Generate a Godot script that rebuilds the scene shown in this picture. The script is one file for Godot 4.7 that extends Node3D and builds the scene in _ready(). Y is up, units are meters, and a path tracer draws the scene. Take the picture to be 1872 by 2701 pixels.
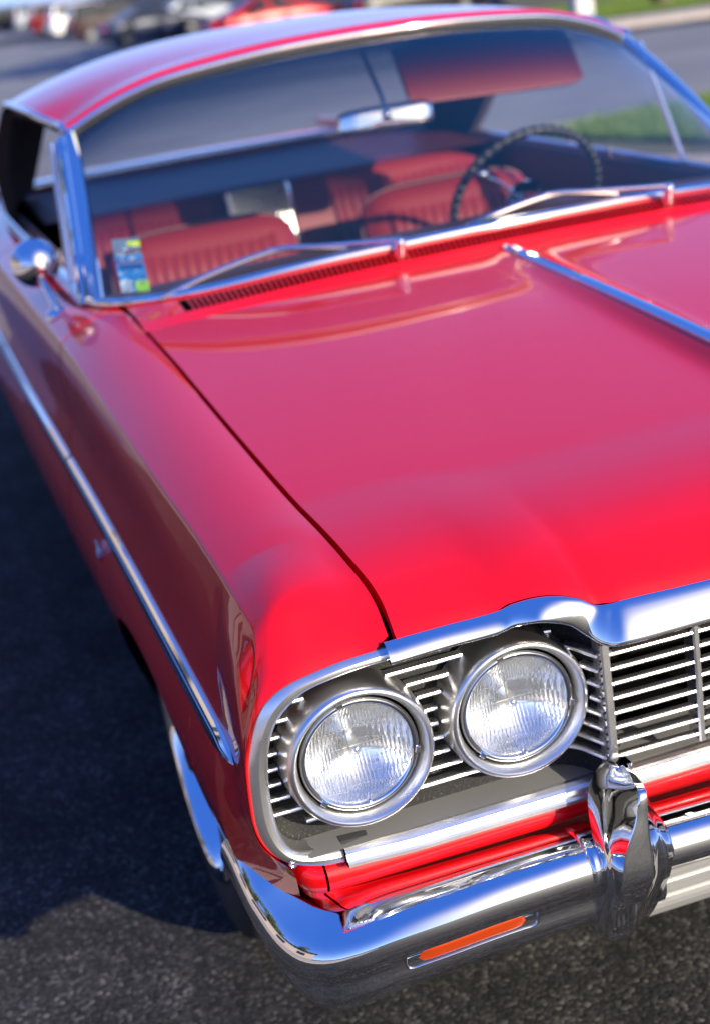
extends Node3D
# A red two-door hardtop of the sixties, seen from its front corner in a car park. Metres, y up, the car points to +z.

class Geo:
	var v := PackedVector3Array()
	var n := PackedVector3Array()
	var t := PackedVector2Array()
	var i := PackedInt32Array()

var M := {}
var names := {}
var rng := RandomNumberGenerator.new()
var CAR: Node3D

# ---------------------------------------------------------------- curves
func pc(t: Array, x: float) -> float:   # smooth monotone curve through [x, y, x, y, ...]
	var k := t.size() / 2
	if x <= t[0]: return t[1]
	if x >= t[2 * k - 2]: return t[2 * k - 1]
	var a := 0
	while x > t[2 * a + 2]: a += 1
	var h: float = t[2 * a + 2] - t[2 * a]
	var d: float = (t[2 * a + 3] - t[2 * a + 1]) / h
	var m0 := d
	var m1 := d
	if a > 0:
		var dp: float = (t[2 * a + 1] - t[2 * a - 1]) / (t[2 * a] - t[2 * a - 2])
		m0 = 0.0 if dp * d <= 0 else 2.0 * dp * d / (dp + d)
	if a < k - 2:
		var dn: float = (t[2 * a + 5] - t[2 * a + 3]) / (t[2 * a + 4] - t[2 * a + 2])
		m1 = 0.0 if dn * d <= 0 else 2.0 * dn * d / (dn + d)
	var s: float = (x - t[2 * a]) / h
	var s2 := s * s
	var s3 := s2 * s
	return (2 * s3 - 3 * s2 + 1) * t[2 * a + 1] + (s3 - 2 * s2 + s) * h * m0 + (3 * s2 - 2 * s3) * t[2 * a + 3] + (s3 - s2) * h * m1

func V(a: Array) -> PackedVector3Array:   # [x, y, z, ...] to points
	var o := PackedVector3Array()
	for k in a.size() / 3: o.append(Vector3(a[3 * k], a[3 * k + 1], a[3 * k + 2]))
	return o

func cr(p: PackedVector3Array, n: int, closed := false) -> PackedVector3Array:   # even points along a Catmull-Rom curve
	var fine := PackedVector3Array()
	var k := p.size()
	var segs := k if closed else k - 1
	for a in segs:
		var p0 := p[(a - 1 + k) % k] if (closed or a > 0) else p[a] * 2.0 - p[a + 1]
		var p1 := p[a]
		var p2 := p[(a + 1) % k]
		var p3 := p[(a + 2) % k] if (closed or a < k - 2) else p2 * 2.0 - p1
		for j in 16: fine.append(p1.cubic_interpolate(p2, p0, p3, j / 16.0))
	fine.append(p[0] if closed else p[k - 1])
	return even(fine, n)

func even(fine: PackedVector3Array, n: int) -> PackedVector3Array:
	var len := PackedFloat32Array([0.0])
	for a in fine.size() - 1: len.append(len[a] + fine[a].distance_to(fine[a + 1]))
	var o := PackedVector3Array()
	var at := 0
	for j in n:
		var want := len[len.size() - 1] * j / (n - 1.0)
		while at < fine.size() - 2 and len[at + 1] < want: at += 1
		var w := len[at + 1] - len[at]
		o.append(fine[at].lerp(fine[at + 1], clampf((want - len[at]) / w, 0, 1) if w > 0 else 0.0))
	return o

func smooth_line(p: PackedVector3Array) -> PackedVector3Array:   # eight points to each span
	var o := PackedVector3Array()
	for a in p.size() - 1:
		var p0 := p[a - 1] if a > 0 else p[0] * 2.0 - p[1]
		var p3 := p[a + 2] if a < p.size() - 2 else Vector3(-p[a].x, p[a].y, p[a].z)
		for j in 8: o.append(p[a].cubic_interpolate(p[a + 1], p0, p3, j / 8.0))
	o.append(p[p.size() - 1])
	return o

func at_curve(p: PackedVector3Array, u: float) -> Vector3:
	var x := clampf(u, 0, 1) * (p.size() - 1)
	var a := mini(int(x), p.size() - 2)
	return p[a].lerp(p[a + 1], x - a)

func mx(p: Vector3) -> Vector3: return Vector3(-p.x, p.y, p.z)

func sym(p: PackedVector3Array) -> PackedVector3Array:   # a curve from the -x side to the middle, carried on to the +x side
	var o := p.duplicate()
	for k in range(p.size() - 2, -1, -1): o.append(mx(p[k]))
	return o

# ---------------------------------------------------------------- meshes
func grid(g: Geo, rows: Array, flip := false, closed := false) -> Geo:   # closed joins each row's last point to its first
	var r := rows.size()
	var c: int = rows[0].size()
	var base := g.v.size()
	var nn := PackedVector3Array()
	nn.resize(r * c)
	for a in r:
		for b in c:
			g.v.append(rows[a][b])
			g.t.append(Vector2(b / (c - 1.0), a / maxf(r - 1.0, 1.0)))
	for a in r - 1:
		for b in c - 1:
			var q := [a * c + b, a * c + b + 1, (a + 1) * c + b + 1, (a + 1) * c + b]
			for tr in [[0, 1, 2], [0, 2, 3]]:
				var x: int = q[tr[0]]
				var y: int = q[tr[2 if flip else 1]]
				var z: int = q[tr[1 if flip else 2]]
				var f := (g.v[base + z] - g.v[base + x]).cross(g.v[base + y] - g.v[base + x])
				if f.length_squared() < 1e-18: continue
				nn[x] += f
				nn[y] += f
				nn[z] += f
				g.i.append_array([base + x, base + y, base + z])
	if closed:
		for a in r:
			var s := nn[a * c] + nn[a * c + c - 1]
			nn[a * c] = s
			nn[a * c + c - 1] = s
	for k in r * c: g.n.append(nn[k].normalized() if nn[k].length_squared() > 1e-20 else Vector3.UP)
	return g

func tri(g: Geo, a: Vector3, b: Vector3, c: Vector3) -> void:
	var f := (c - a).cross(b - a).normalized()
	for p in [a, b, c]:
		g.i.append(g.v.size())
		g.v.append(p)
		g.n.append(f)
		g.t.append(Vector2(p.x, p.z))

func quad(g: Geo, a: Vector3, b: Vector3, c: Vector3, d: Vector3) -> void:
	tri(g, a, b, c)
	tri(g, a, c, d)

func fan(g: Geo, ring: PackedVector3Array, flip := false) -> Geo:
	var m := Vector3.ZERO
	for p in ring: m += p / ring.size()
	for k in ring.size():
		var a := ring[k]
		var b := ring[(k + 1) % ring.size()]
		if flip: tri(g, m, b, a)
		else: tri(g, m, a, b)
	return g

func box(g: Geo, c: Vector3, s: Vector3, b := 0.0, basis := Basis()) -> Geo:   # a box with chamfered edges
	var h := s / 2.0
	b = minf(b, minf(h.x, minf(h.y, h.z)) * 0.9)
	for ax in 3:
		for sg in [-1.0, 1.0]:
			var u := (ax + 1) % 3
			var w := (ax + 2) % 3
			var p := []
			for q in [[-1, -1], [1, -1], [1, 1], [-1, 1]]:
				var x := Vector3.ZERO
				x[ax] = sg * h[ax]
				x[u] = q[0] * (h[u] - b)
				x[w] = q[1] * (h[w] - b)
				p.append(c + basis * x)
			if sg > 0: quad(g, p[0], p[3], p[2], p[1])
			else: quad(g, p[0], p[1], p[2], p[3])
	if b > 0:
		for ax in 3:
			var u := (ax + 1) % 3
			var w := (ax + 2) % 3
			for su in [-1.0, 1.0]:
				for sw in [-1.0, 1.0]:
					var p := []
					for e in [[-1, 0], [1, 0], [1, 1], [-1, 1]]:
						var x := Vector3.ZERO
						x[ax] = e[0] * (h[ax] - b)
						x[u] = su * (h[u] - (b if e[1] == 1 else 0.0))
						x[w] = sw * (h[w] - (b if e[1] == 0 else 0.0))
						p.append(c + basis * x)
					if su * sw > 0: quad(g, p[0], p[1], p[2], p[3])
					else: quad(g, p[0], p[3], p[2], p[1])
		for sx in [-1.0, 1.0]:
			for sy in [-1.0, 1.0]:
				for sz in [-1.0, 1.0]:
					var a := c + basis * Vector3(sx * h.x, sy * (h.y - b), sz * (h.z - b))
					var d := c + basis * Vector3(sx * (h.x - b), sy * h.y, sz * (h.z - b))
					var e := c + basis * Vector3(sx * (h.x - b), sy * (h.y - b), sz * h.z)
					if sx * sy * sz > 0: tri(g, a, e, d)
					else: tri(g, a, d, e)
	return g

func lathe(g: Geo, prof: Array, c: Vector3, axis: Vector3, segs := 48) -> Geo:   # prof: [r, h, r, h, ...] along the axis
	axis = axis.normalized()
	var u := axis.cross(Vector3.UP if absf(axis.y) < 0.9 else Vector3.RIGHT).normalized()
	var w := axis.cross(u)
	var rows := []
	for k in prof.size() / 2:
		var row := PackedVector3Array()
		for j in segs + 1:
			var a := TAU * j / segs
			row.append(c + axis * prof[2 * k + 1] + (u * cos(a) + w * sin(a)) * prof[2 * k])
		rows.append(row)
	return grid(g, rows, false, true)

func tube(g: Geo, path: PackedVector3Array, r: float, segs := 8, r2 := -1.0, up := Vector3.UP, sq := 1.0) -> Geo:   # a rod along a path; sq flattens it along up
	var rows := []
	for k in path.size():
		var d := (path[mini(k + 1, path.size() - 1)] - path[maxi(k - 1, 0)]).normalized()
		var s := d.cross(up).normalized()
		if s.length() < 0.5: s = d.cross(Vector3.RIGHT).normalized()
		var w := s.cross(d).normalized()
		var rr := r if r2 < 0 else lerpf(r, r2, k / maxf(path.size() - 1.0, 1.0))
		var row := PackedVector3Array()
		for j in segs + 1:
			var a := TAU * j / segs
			row.append(path[k] + s * cos(a) * rr + w * sin(a) * rr * sq)
		rows.append(row)
	grid(g, rows, false, true)
	fan(g, rows[0].slice(0, segs), true)
	fan(g, rows[rows.size() - 1].slice(0, segs))
	return g

func blade(g: Geo, path: PackedVector3Array, sec: Array, up := Vector3.UP, caps := true) -> Geo:   # sec: [side, up, ...] closed outline swept along a path
	var rows := []
	for k in path.size():
		var d := (path[mini(k + 1, path.size() - 1)] - path[maxi(k - 1, 0)]).normalized()
		var s := d.cross(up).normalized()
		var w := s.cross(d).normalized()
		var row := PackedVector3Array()
		for j in sec.size() / 2 + 1:
			var q := (j * 2) % sec.size()
			row.append(path[k] + s * sec[q] + w * sec[q + 1])
		rows.append(row)
	# every side of the outline is a face of its own, so that edges stay crisp
	for j in rows[0].size() - 1:
		var two := []
		for r in rows: two.append(PackedVector3Array([r[j], r[j + 1]]))
		grid(g, two)
	if caps:
		fan(g, rows[0].slice(0, rows[0].size() - 1), true)
		fan(g, rows[rows.size() - 1].slice(0, rows[0].size() - 1))
	return g

func mir(g: Geo) -> Geo:
	var o := Geo.new()
	for p in g.v: o.v.append(mx(p))
	for p in g.n: o.n.append(mx(p))
	o.t = g.t.duplicate()
	for k in g.i.size() / 3: o.i.append_array([g.i[3 * k], g.i[3 * k + 2], g.i[3 * k + 1]])
	return o

func join(a: Geo, b: Geo, by := Transform3D()) -> Geo:
	var base := a.v.size()
	for p in b.v: a.v.append(by * p)
	for p in b.n: a.n.append((by.basis * p).normalized())
	a.t.append_array(b.t)
	for k in b.i: a.i.append(k + base)
	return a

func mesh(g: Geo) -> ArrayMesh:
	var a := []
	a.resize(Mesh.ARRAY_MAX)
	a[Mesh.ARRAY_VERTEX] = g.v
	a[Mesh.ARRAY_NORMAL] = g.n
	a[Mesh.ARRAY_TEX_UV] = g.t
	a[Mesh.ARRAY_INDEX] = g.i
	var m := ArrayMesh.new()
	m.add_surface_from_arrays(Mesh.PRIMITIVE_TRIANGLES, a)
	return m

func numbered(called: String) -> String:
	var k: int = names.get(called, 0)
	names[called] = k + 1
	return called if k == 0 else "%s_%03d" % [called, k]

func obj(called: String, g: Geo, m: Material, parent: Node3D = null) -> MeshInstance3D:
	return put(called, mesh(g), m, parent)

func put(called: String, shape: Mesh, m: Material, parent: Node3D = null) -> MeshInstance3D:
	var o := MeshInstance3D.new()
	o.mesh = shape
	o.material_override = m
	if parent == null:
		o.name = numbered(called)
		add_child(o)
	else:
		var k := 0
		var used := called
		while parent.has_node(NodePath(used)):
			k += 1
			used = "%s_%03d" % [called, k]
		o.name = used
		parent.add_child(o, true)
	return o

func both(called: String, g: Geo, m: Material, parent: Node3D) -> Array:
	return [obj(called, g, m, parent), obj(called, mir(g), m, parent)]

func tag(o: Node, label: String, category: String, group := "") -> Node:
	o.set_meta("label", label)
	o.set_meta("category", category)
	if group: o.set_meta("group", group)
	return o

func thing(called: String, label: String, category: String, at := Vector3.ZERO, turn := 0.0, group := "") -> Node3D:
	var o := Node3D.new()
	o.name = numbered(called)
	add_child(o)
	o.position = at
	o.rotation.y = turn
	tag(o, label, category, group)
	return o

func structure(called: String, g: Geo, m: Material) -> MeshInstance3D:
	var o := obj(called, g, m)
	o.set_meta("kind", "structure")
	return o

# ---------------------------------------------------------------- materials
func lin(r: float, g: float, b: float) -> Color: return Color(r, g, b).linear_to_srgb()

func mat(called: String, c: Color, rough: float, metal := 0.0, coat := 0.0) -> StandardMaterial3D:
	var m := StandardMaterial3D.new()
	m.resource_name = called
	m.albedo_color = c
	m.roughness = rough
	m.metallic = metal
	if coat > 0:
		m.clearcoat_enabled = true
		m.clearcoat = coat
		m.clearcoat_roughness = 0.02
	M[called] = m
	return m

func noise(freq: float, kind := FastNoiseLite.TYPE_SIMPLEX_SMOOTH, oct := 4, sd := 1) -> FastNoiseLite:
	var f := FastNoiseLite.new()
	f.noise_type = kind
	f.frequency = freq
	f.seed = sd
	f.fractal_octaves = oct
	if oct == 1: f.fractal_type = FastNoiseLite.FRACTAL_NONE
	return f

func ntex(f: FastNoiseLite, size: int, ramp: Array = [], bump := 0.0) -> NoiseTexture2D:   # ramp: [offset, colour, ...]
	var t := NoiseTexture2D.new()
	t.width = size
	t.height = size
	t.seamless = true
	t.seamless_blend_skirt = 0.1
	t.noise = f
	if bump > 0:
		t.as_normal_map = true
		t.bump_strength = bump
	if ramp.size():
		var gr := Gradient.new()
		var offs := PackedFloat32Array()
		var cols := PackedColorArray()
		for k in ramp.size() / 2:
			offs.append(ramp[2 * k])
			cols.append(ramp[2 * k + 1])
		gr.offsets = offs
		gr.colors = cols
		t.color_ramp = gr
	return t

func tri_map(m: StandardMaterial3D, per_metre: float, world := true) -> void:
	m.uv1_triplanar = true
	m.uv1_world_triplanar = world
	m.uv1_scale = Vector3.ONE * per_metre

func materials() -> void:
	var p := mat("candy red paint", lin(0.62, 0.0018, 0.005), 0.4, 0.12, 1.0)
	p.metallic_specular = 0.25
	p.normal_enabled = true
	p.normal_texture = ntex(noise(0.03, FastNoiseLite.TYPE_SIMPLEX_SMOOTH, 3, 71), 512, [], 4.0)
	p.normal_scale = 0.018
	tri_map(p, 2.2)
	p.clearcoat_roughness = 0.015
	var q := mat("chrome", lin(0.80, 0.81, 0.83), 0.035, 1.0)
	mat("brushed aluminium", lin(0.82, 0.82, 0.83), 0.2, 0.97)
	M["brushed aluminium"].roughness_texture = ntex(noise(0.02, FastNoiseLite.TYPE_SIMPLEX_SMOOTH, 4, 5), 256, [0.0, Color(0.8, 0.8, 0.8), 1.0, Color.WHITE])
	M["brushed aluminium"].roughness = 0.32
	tri_map(M["brushed aluminium"], 3.0)
	mat("worn chrome", lin(0.72, 0.72, 0.71), 0.18, 1.0)
	mat("satin ring", lin(0.80, 0.80, 0.80), 0.3, 1.0)
	mat("black enamel", lin(0.012, 0.012, 0.013), 0.5)
	var pb := mat("dusty black panel", Color.WHITE, 0.75)
	pb.metallic_specular = 0.2
	pb.albedo_texture = ntex(noise(0.09, FastNoiseLite.TYPE_SIMPLEX_SMOOTH, 5, 8), 512, [0.0, lin(0.016, 0.016, 0.017), 0.6, lin(0.026, 0.026, 0.027), 0.78, lin(0.04, 0.039, 0.038), 0.86, lin(0.12, 0.11, 0.095), 1.0, lin(0.2, 0.18, 0.16)])
	tri_map(pb, 6.0)
	mat("grey sill paint", lin(0.30, 0.30, 0.30), 0.35, 0.5)
	mat("black rubber", lin(0.014, 0.014, 0.015), 0.7)
	mat("white rubber", lin(0.7, 0.69, 0.66), 0.5)
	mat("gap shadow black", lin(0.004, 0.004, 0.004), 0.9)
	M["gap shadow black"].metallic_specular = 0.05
	var vinyl := mat("red vinyl", lin(0.17, 0.012, 0.015), 0.42)
	vinyl.normal_enabled = true
	vinyl.normal_texture = ntex(noise(0.12, FastNoiseLite.TYPE_CELLULAR, 2, 3), 256, [], 2.0)
	vinyl.normal_scale = 0.25
	tri_map(vinyl, 8.0, false)
	mat("dark red vinyl", lin(0.06, 0.007, 0.010), 0.5)
	mat("dark carpet", lin(0.03, 0.006, 0.008), 0.95)
	mat("dark headlining", lin(0.025, 0.02, 0.024), 0.9)
	var gl := mat("tinted glass", Color(0.10, 0.30, 0.34, 0.07), 0.0)
	gl.transparency = BaseMaterial3D.TRANSPARENCY_ALPHA
	var lg := mat("lamp glass", Color(0.95, 0.97, 0.98, 0.05), 0.0)
	lg.transparency = BaseMaterial3D.TRANSPARENCY_ALPHA
	var am := mat("amber plastic", lin(0.36, 0.033, 0.001), 0.2)
	am.clearcoat_enabled = true
	am.clearcoat_roughness = 0.03
	am.clearcoat = 1.0
	mat("reflector silver", lin(0.88, 0.89, 0.9), 0.1, 1.0)
	mat("mirror silver", lin(0.85, 0.87, 0.87), 0.01, 1.0)
	# asphalt: stones of many tones in a dark binder
	var a := mat("asphalt", Color.WHITE, 0.9)
	var cell := noise(0.055, FastNoiseLite.TYPE_CELLULAR, 1, 11)
	cell.cellular_return_type = FastNoiseLite.RETURN_CELL_VALUE
	cell.cellular_jitter = 1.0
	a.albedo_texture = ntex(cell, 1024, [0.0, lin(0.013, 0.013, 0.0135), 0.35, lin(0.023, 0.023, 0.0235), 0.6, lin(0.036, 0.0355, 0.035), 0.82, lin(0.056, 0.054, 0.052), 0.94, lin(0.095, 0.091, 0.085), 1.0, lin(0.15, 0.143, 0.132)])
	var hb := noise(0.055, FastNoiseLite.TYPE_CELLULAR, 1, 11)
	hb.cellular_return_type = FastNoiseLite.RETURN_DISTANCE
	a.heightmap_enabled = true
	a.heightmap_texture = ntex(hb, 1024, [0.0, Color.WHITE, 0.55, Color(0.75, 0.75, 0.75), 1.0, Color.BLACK])
	a.metallic_specular = 0.4
	a.heightmap_scale = 0.2
	tri_map(a, 2.5)
	a.uv1_triplanar_sharpness = 8.0
	a.detail_enabled = true
	a.detail_blend_mode = BaseMaterial3D.BLEND_MODE_MUL
	a.detail_albedo = ntex(noise(0.012, FastNoiseLite.TYPE_SIMPLEX_SMOOTH, 5, 61), 512, [0.0, Color(0.62, 0.62, 0.64), 0.45, Color(0.86, 0.86, 0.86), 0.7, Color(1, 1, 1), 1.0, Color(0.8, 0.79, 0.77)])
	a.detail_uv_layer = BaseMaterial3D.DETAIL_UV_2
	a.uv2_triplanar = true
	a.uv2_world_triplanar = true
	a.uv2_scale = Vector3.ONE * 0.45
	var b := mat("road asphalt", Color.WHITE, 0.85)
	b.albedo_texture = ntex(noise(0.006, FastNoiseLite.TYPE_SIMPLEX_SMOOTH, 5, 21), 512, [0.0, lin(0.14, 0.14, 0.142), 0.5, lin(0.175, 0.175, 0.175), 1.0, lin(0.22, 0.218, 0.21)])
	tri_map(b, 0.12)
	var k := mat("pink concrete", Color.WHITE, 0.9)
	k.albedo_texture = ntex(noise(0.02, FastNoiseLite.TYPE_SIMPLEX_SMOOTH, 5, 31), 512, [0.0, lin(0.36, 0.30, 0.26), 1.0, lin(0.5, 0.44, 0.39)])
	tri_map(k, 0.5)
	mat("soil", lin(0.09, 0.085, 0.03), 0.95)
	var gb := mat("grass blade", lin(0.10, 0.16, 0.02), 0.6)
	gb.backlight_enabled = true
	gb.backlight = Color(0.4, 0.5, 0.1)
	mat("beige render", lin(0.52, 0.43, 0.36), 0.9)
	mat("post grey", lin(0.5, 0.5, 0.5), 0.6)
	mat("white wall", lin(0.75, 0.74, 0.7), 0.9)
	mat("bark", lin(0.09, 0.065, 0.045), 0.9)
	var lf := mat("leaf", lin(0.05, 0.075, 0.02), 0.55)
	lf.backlight_enabled = true
	lf.backlight = Color(0.2, 0.3, 0.08)
	mat("dark glass", lin(0.02, 0.025, 0.03), 0.05)
	mat("tail red", lin(0.5, 0.01, 0.01), 0.2)
	mat("window trim", lin(0.02, 0.02, 0.02), 0.5)

# ---------------------------------------------------------------- the classic car's own lines (arguments are metres behind the bumper)
const GAPX := [0.0, -0.731, 0.1, -0.732, 0.14, -0.730, 0.24, -0.7365, 0.4, -0.741, 0.6, -0.745, 0.85, -0.747, 1.1, -0.748, 1.4, -0.754, 1.6, -0.758, 1.74, -0.79, 1.9, -0.80, 3.2, -0.80, 3.6, -0.79, 5.2, -0.72]
const HSIDE := [0.0, 0.835, 0.2, 0.861, 0.3, 0.875, 0.4, 0.885, 0.58, 0.899, 0.82, 0.916, 1.08, 0.935, 1.39, 0.959, 1.54, 0.968, 1.74, 0.960, 1.9, 0.952, 2.5, 0.95, 3.6, 0.95, 4.2, 0.955, 5.1, 0.93]
const HMID := [0.0, 0.858, 0.2, 0.882, 0.3, 0.894, 0.6, 0.917, 0.945, 0.945, 1.39, 0.976, 1.6, 0.99]
const DROP := [0.0, 0.0, 0.025, 0.13, 0.06, 0.25, 0.12, 0.42, 0.25, 0.66, 0.45, 0.85, 0.7, 0.95, 1.0, 1.0]
const CRESTX := [0.1, -0.884, 0.17, -0.881, 0.43, -0.882, 0.7, -0.887, 1.06, -0.890, 1.55, -0.893, 2.2, -0.90, 3.0, -0.905, 4.2, -0.90, 5.1, -0.86]
const CRESTY := [0.15, 0.838, 0.2, 0.850, 0.4, 0.868, 0.7, 0.885, 1.06, 0.903, 1.6, 0.926, 2.2, 0.93, 3.2, 0.93, 4.2, 0.925, 5.1, 0.895]
var LIP_U: PackedVector3Array
var LIP_L: PackedVector3Array

func lip_at(x: float) -> Vector3:   # the upper edge of the hood's chrome lip
	x = -absf(x)
	var p := LIP_U
	for k in p.size() - 1:
		if x <= p[k + 1].x: return p[k].lerp(p[k + 1], clampf((x - p[k].x) / (p[k + 1].x - p[k].x), 0, 1))
	return p[p.size() - 1]

func hood_y(x: float, z: float) -> float:
	var e := lip_at(x)
	var u := minf(absf(x) / 0.745, 1.0)
	var side := pc(HSIDE, -z)
	var mid := pc(HMID, -z)
	var long_y := side + (mid - side) * (1.0 - u * u)
	var d := e.z - z
	if d < 0.34:
		var z1 := e.z - 0.34
		var y1 := pc(HSIDE, -z1) + (pc(HMID, -z1) - pc(HSIDE, -z1)) * (1.0 - u * u)
		return lerpf(e.y, y1, pc(DROP, maxf(d, 0.0) / 0.34))
	return long_y

func crest(z: float) -> Vector3: return Vector3(pc(CRESTX, -z), pc(CRESTY, -z), z)

func arch(z: float) -> float:   # height of the body's lower edge
	var low := 0.225
	if z > -0.47: low = lerpf(0.33, 0.44, clampf((z + 0.47) / 0.2, 0, 1))
	for w in [[-0.86, 0.39, 0.255], [-3.77, 0.39, 0.23]]:
		var d: float = absf(z - w[0])
		if d < w[1]: low = maxf(low, 0.30 + w[2] * pow(1.0 - pow(d / w[1], 2.4), 0.42))
	return low

func side_x(y: float, z: float) -> float:
	var c := crest(z)
	var back := clampf((-z - 3.2) / 1.9, 0, 1)
	var grow := pc([0.2, 0.0, 1.2, 0.006, 2.4, 0.014, 4.0, 0.012, 5.1, -0.03], -z)
	return pc([0.18, -0.850 - grow, 0.26, -0.878 - grow, 0.38, -0.915 - grow, 0.47, -0.934 - grow, 0.53, -0.941 - grow, 0.58, -0.938 - grow, 0.65, -0.922 - grow, 0.70, -0.913 - grow, 0.77, lerpf(c.x, -0.913, 0.72), c.y - 0.05, c.x - 0.012, c.y, c.x], y)

const SIDE_ROWS := 22
func side_pts(z: float) -> PackedVector3Array:
	var c := crest(z)
	var yb := arch(z)
	var o := PackedVector3Array()
	for k in SIDE_ROWS:
		var t := k / (SIDE_ROWS - 1.0)
		t = lerpf(t, t * t, 0.35)
		var y := lerpf(c.y - 0.006, yb, t)
		o.append(Vector3(side_x(y, z), y, z))
	return o

const TOP_ROWS := 12
func top_pts(z: float) -> PackedVector3Array:   # from the hood gap (or the window sill) outwards to the crest
	var c := crest(z)
	var gx := pc(GAPX, -z) - 0.0045
	var g := Vector3(gx, hood_y(gx, z) if z > -1.55 else pc(HSIDE, -z), z)
	var o := PackedVector3Array()
	for k in TOP_ROWS:
		var t := k / (TOP_ROWS - 1.0)
		var p := g.lerp(c + Vector3(0.006, 0.0015, 0), t)
		p.y += 0.011 * 4.0 * t * (1.0 - t) * clampf((-z - 0.05) / 0.3, 0, 1)
		o.append(p)
	return o

func section(z: float) -> PackedVector3Array:
	var o := top_pts(z)
	var s := side_pts(z)
	var a := o[o.size() - 1]
	var c := crest(z)
	for k in [0.25, 0.5, 0.75]: o.append(a.bezier_interpolate(a.lerp(c, 0.66), s[0].lerp(c, 0.66), s[0], k))
	o.append_array(s)
	return o

func flange(g: Geo, row: PackedVector3Array, by: Vector3) -> void:   # a folded-in edge
	var r2 := PackedVector3Array()
	for p in row: r2.append(p + by)
	grid(g, [row, r2])

func stations(a: float, b: float, n: int) -> Array:
	var o := []
	for k in n: o.append(lerpf(a, b, k / (n - 1.0)))
	return o

func column(rows: Array, k: int) -> PackedVector3Array:
	var o := PackedVector3Array()
	for r in rows: o.append(r[k])
	return o

# outline of the headlamp surround, from the hood gap round the corner to the sill
var FT: PackedVector3Array
var FS: PackedVector3Array
var FO: PackedVector3Array
var FI: PackedVector3Array

func outlines() -> void:
	LIP_U = smooth_line(V([-0.745, 0.818, -0.097, -0.666, 0.818, -0.098, -0.606, 0.8205, -0.092, -0.582, 0.8286, -0.084, -0.5565, 0.833, -0.0745, -0.532, 0.832, -0.0656, -0.508, 0.8246, -0.058, -0.4905, 0.8140, -0.053, -0.474, 0.8135, -0.047, -0.446, 0.8158, -0.0424, -0.347, 0.8155, -0.035, -0.17, 0.8165, -0.03, 0, 0.817, -0.028]))
	LIP_L = smooth_line(V([-0.745, 0.799, -0.075, -0.672, 0.799, -0.078, -0.612, 0.801, -0.0735, -0.5895, 0.807, -0.069, -0.567, 0.8116, -0.055, -0.545, 0.807, -0.0505, -0.525, 0.798, -0.048, -0.5084, 0.7826, -0.044, -0.492, 0.771, -0.028, -0.4635, 0.7726, -0.014, -0.3595, 0.775, -0.008, -0.17, 0.776, -0.003, 0, 0.776, -0.001]))
	FO = cr(V([-0.735, 0.812, -0.104, -0.77, 0.811, -0.104, -0.805, 0.8085, -0.105, -0.838, 0.803, -0.106, -0.864, 0.797, -0.107, -0.886, 0.786, -0.109, -0.902, 0.770, -0.111, -0.9145, 0.745, -0.113, -0.922, 0.721, -0.114, -0.9285, 0.694, -0.115, -0.932, 0.651, -0.116, -0.932, 0.612, -0.116, -0.925, 0.584, -0.116, -0.911, 0.563, -0.115, -0.888, 0.546, -0.114, -0.857, 0.535, -0.112, -0.83, 0.531, -0.112]), 90)
	FI = cr(V([-0.732, 0.785, -0.110, -0.767, 0.784, -0.110, -0.809, 0.780, -0.110, -0.838, 0.775, -0.110, -0.857, 0.766, -0.110, -0.878, 0.749, -0.111, -0.889, 0.733, -0.111, -0.897, 0.712, -0.112, -0.901, 0.694, -0.112, -0.904, 0.674, -0.112, -0.906, 0.645, -0.112, -0.905, 0.617, -0.112, -0.901, 0.591, -0.112, -0.892, 0.573, -0.112, -0.877, 0.563, -0.112, -0.85, 0.558, -0.112, -0.83, 0.556, -0.112]), 90)
	FT = cr(V([-0.735, 0.814, -0.103, -0.77, 0.813, -0.103, -0.805, 0.8105, -0.104, -0.838, 0.805, -0.105, -0.864, 0.799, -0.106, -0.886, 0.788, -0.108, -0.903, 0.771, -0.110, -0.9170, 0.745, -0.112, -0.926, 0.721, -0.1130]), 60)
	FS = cr(V([-0.927, 0.715, -0.1135, -0.931, 0.694, -0.114, -0.9335, 0.651, -0.115, -0.9335, 0.612, -0.115, -0.926, 0.582, -0.116, -0.911, 0.560, -0.118, -0.892, 0.53, -0.13, -0.885, 0.48, -0.15]), 60)

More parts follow.
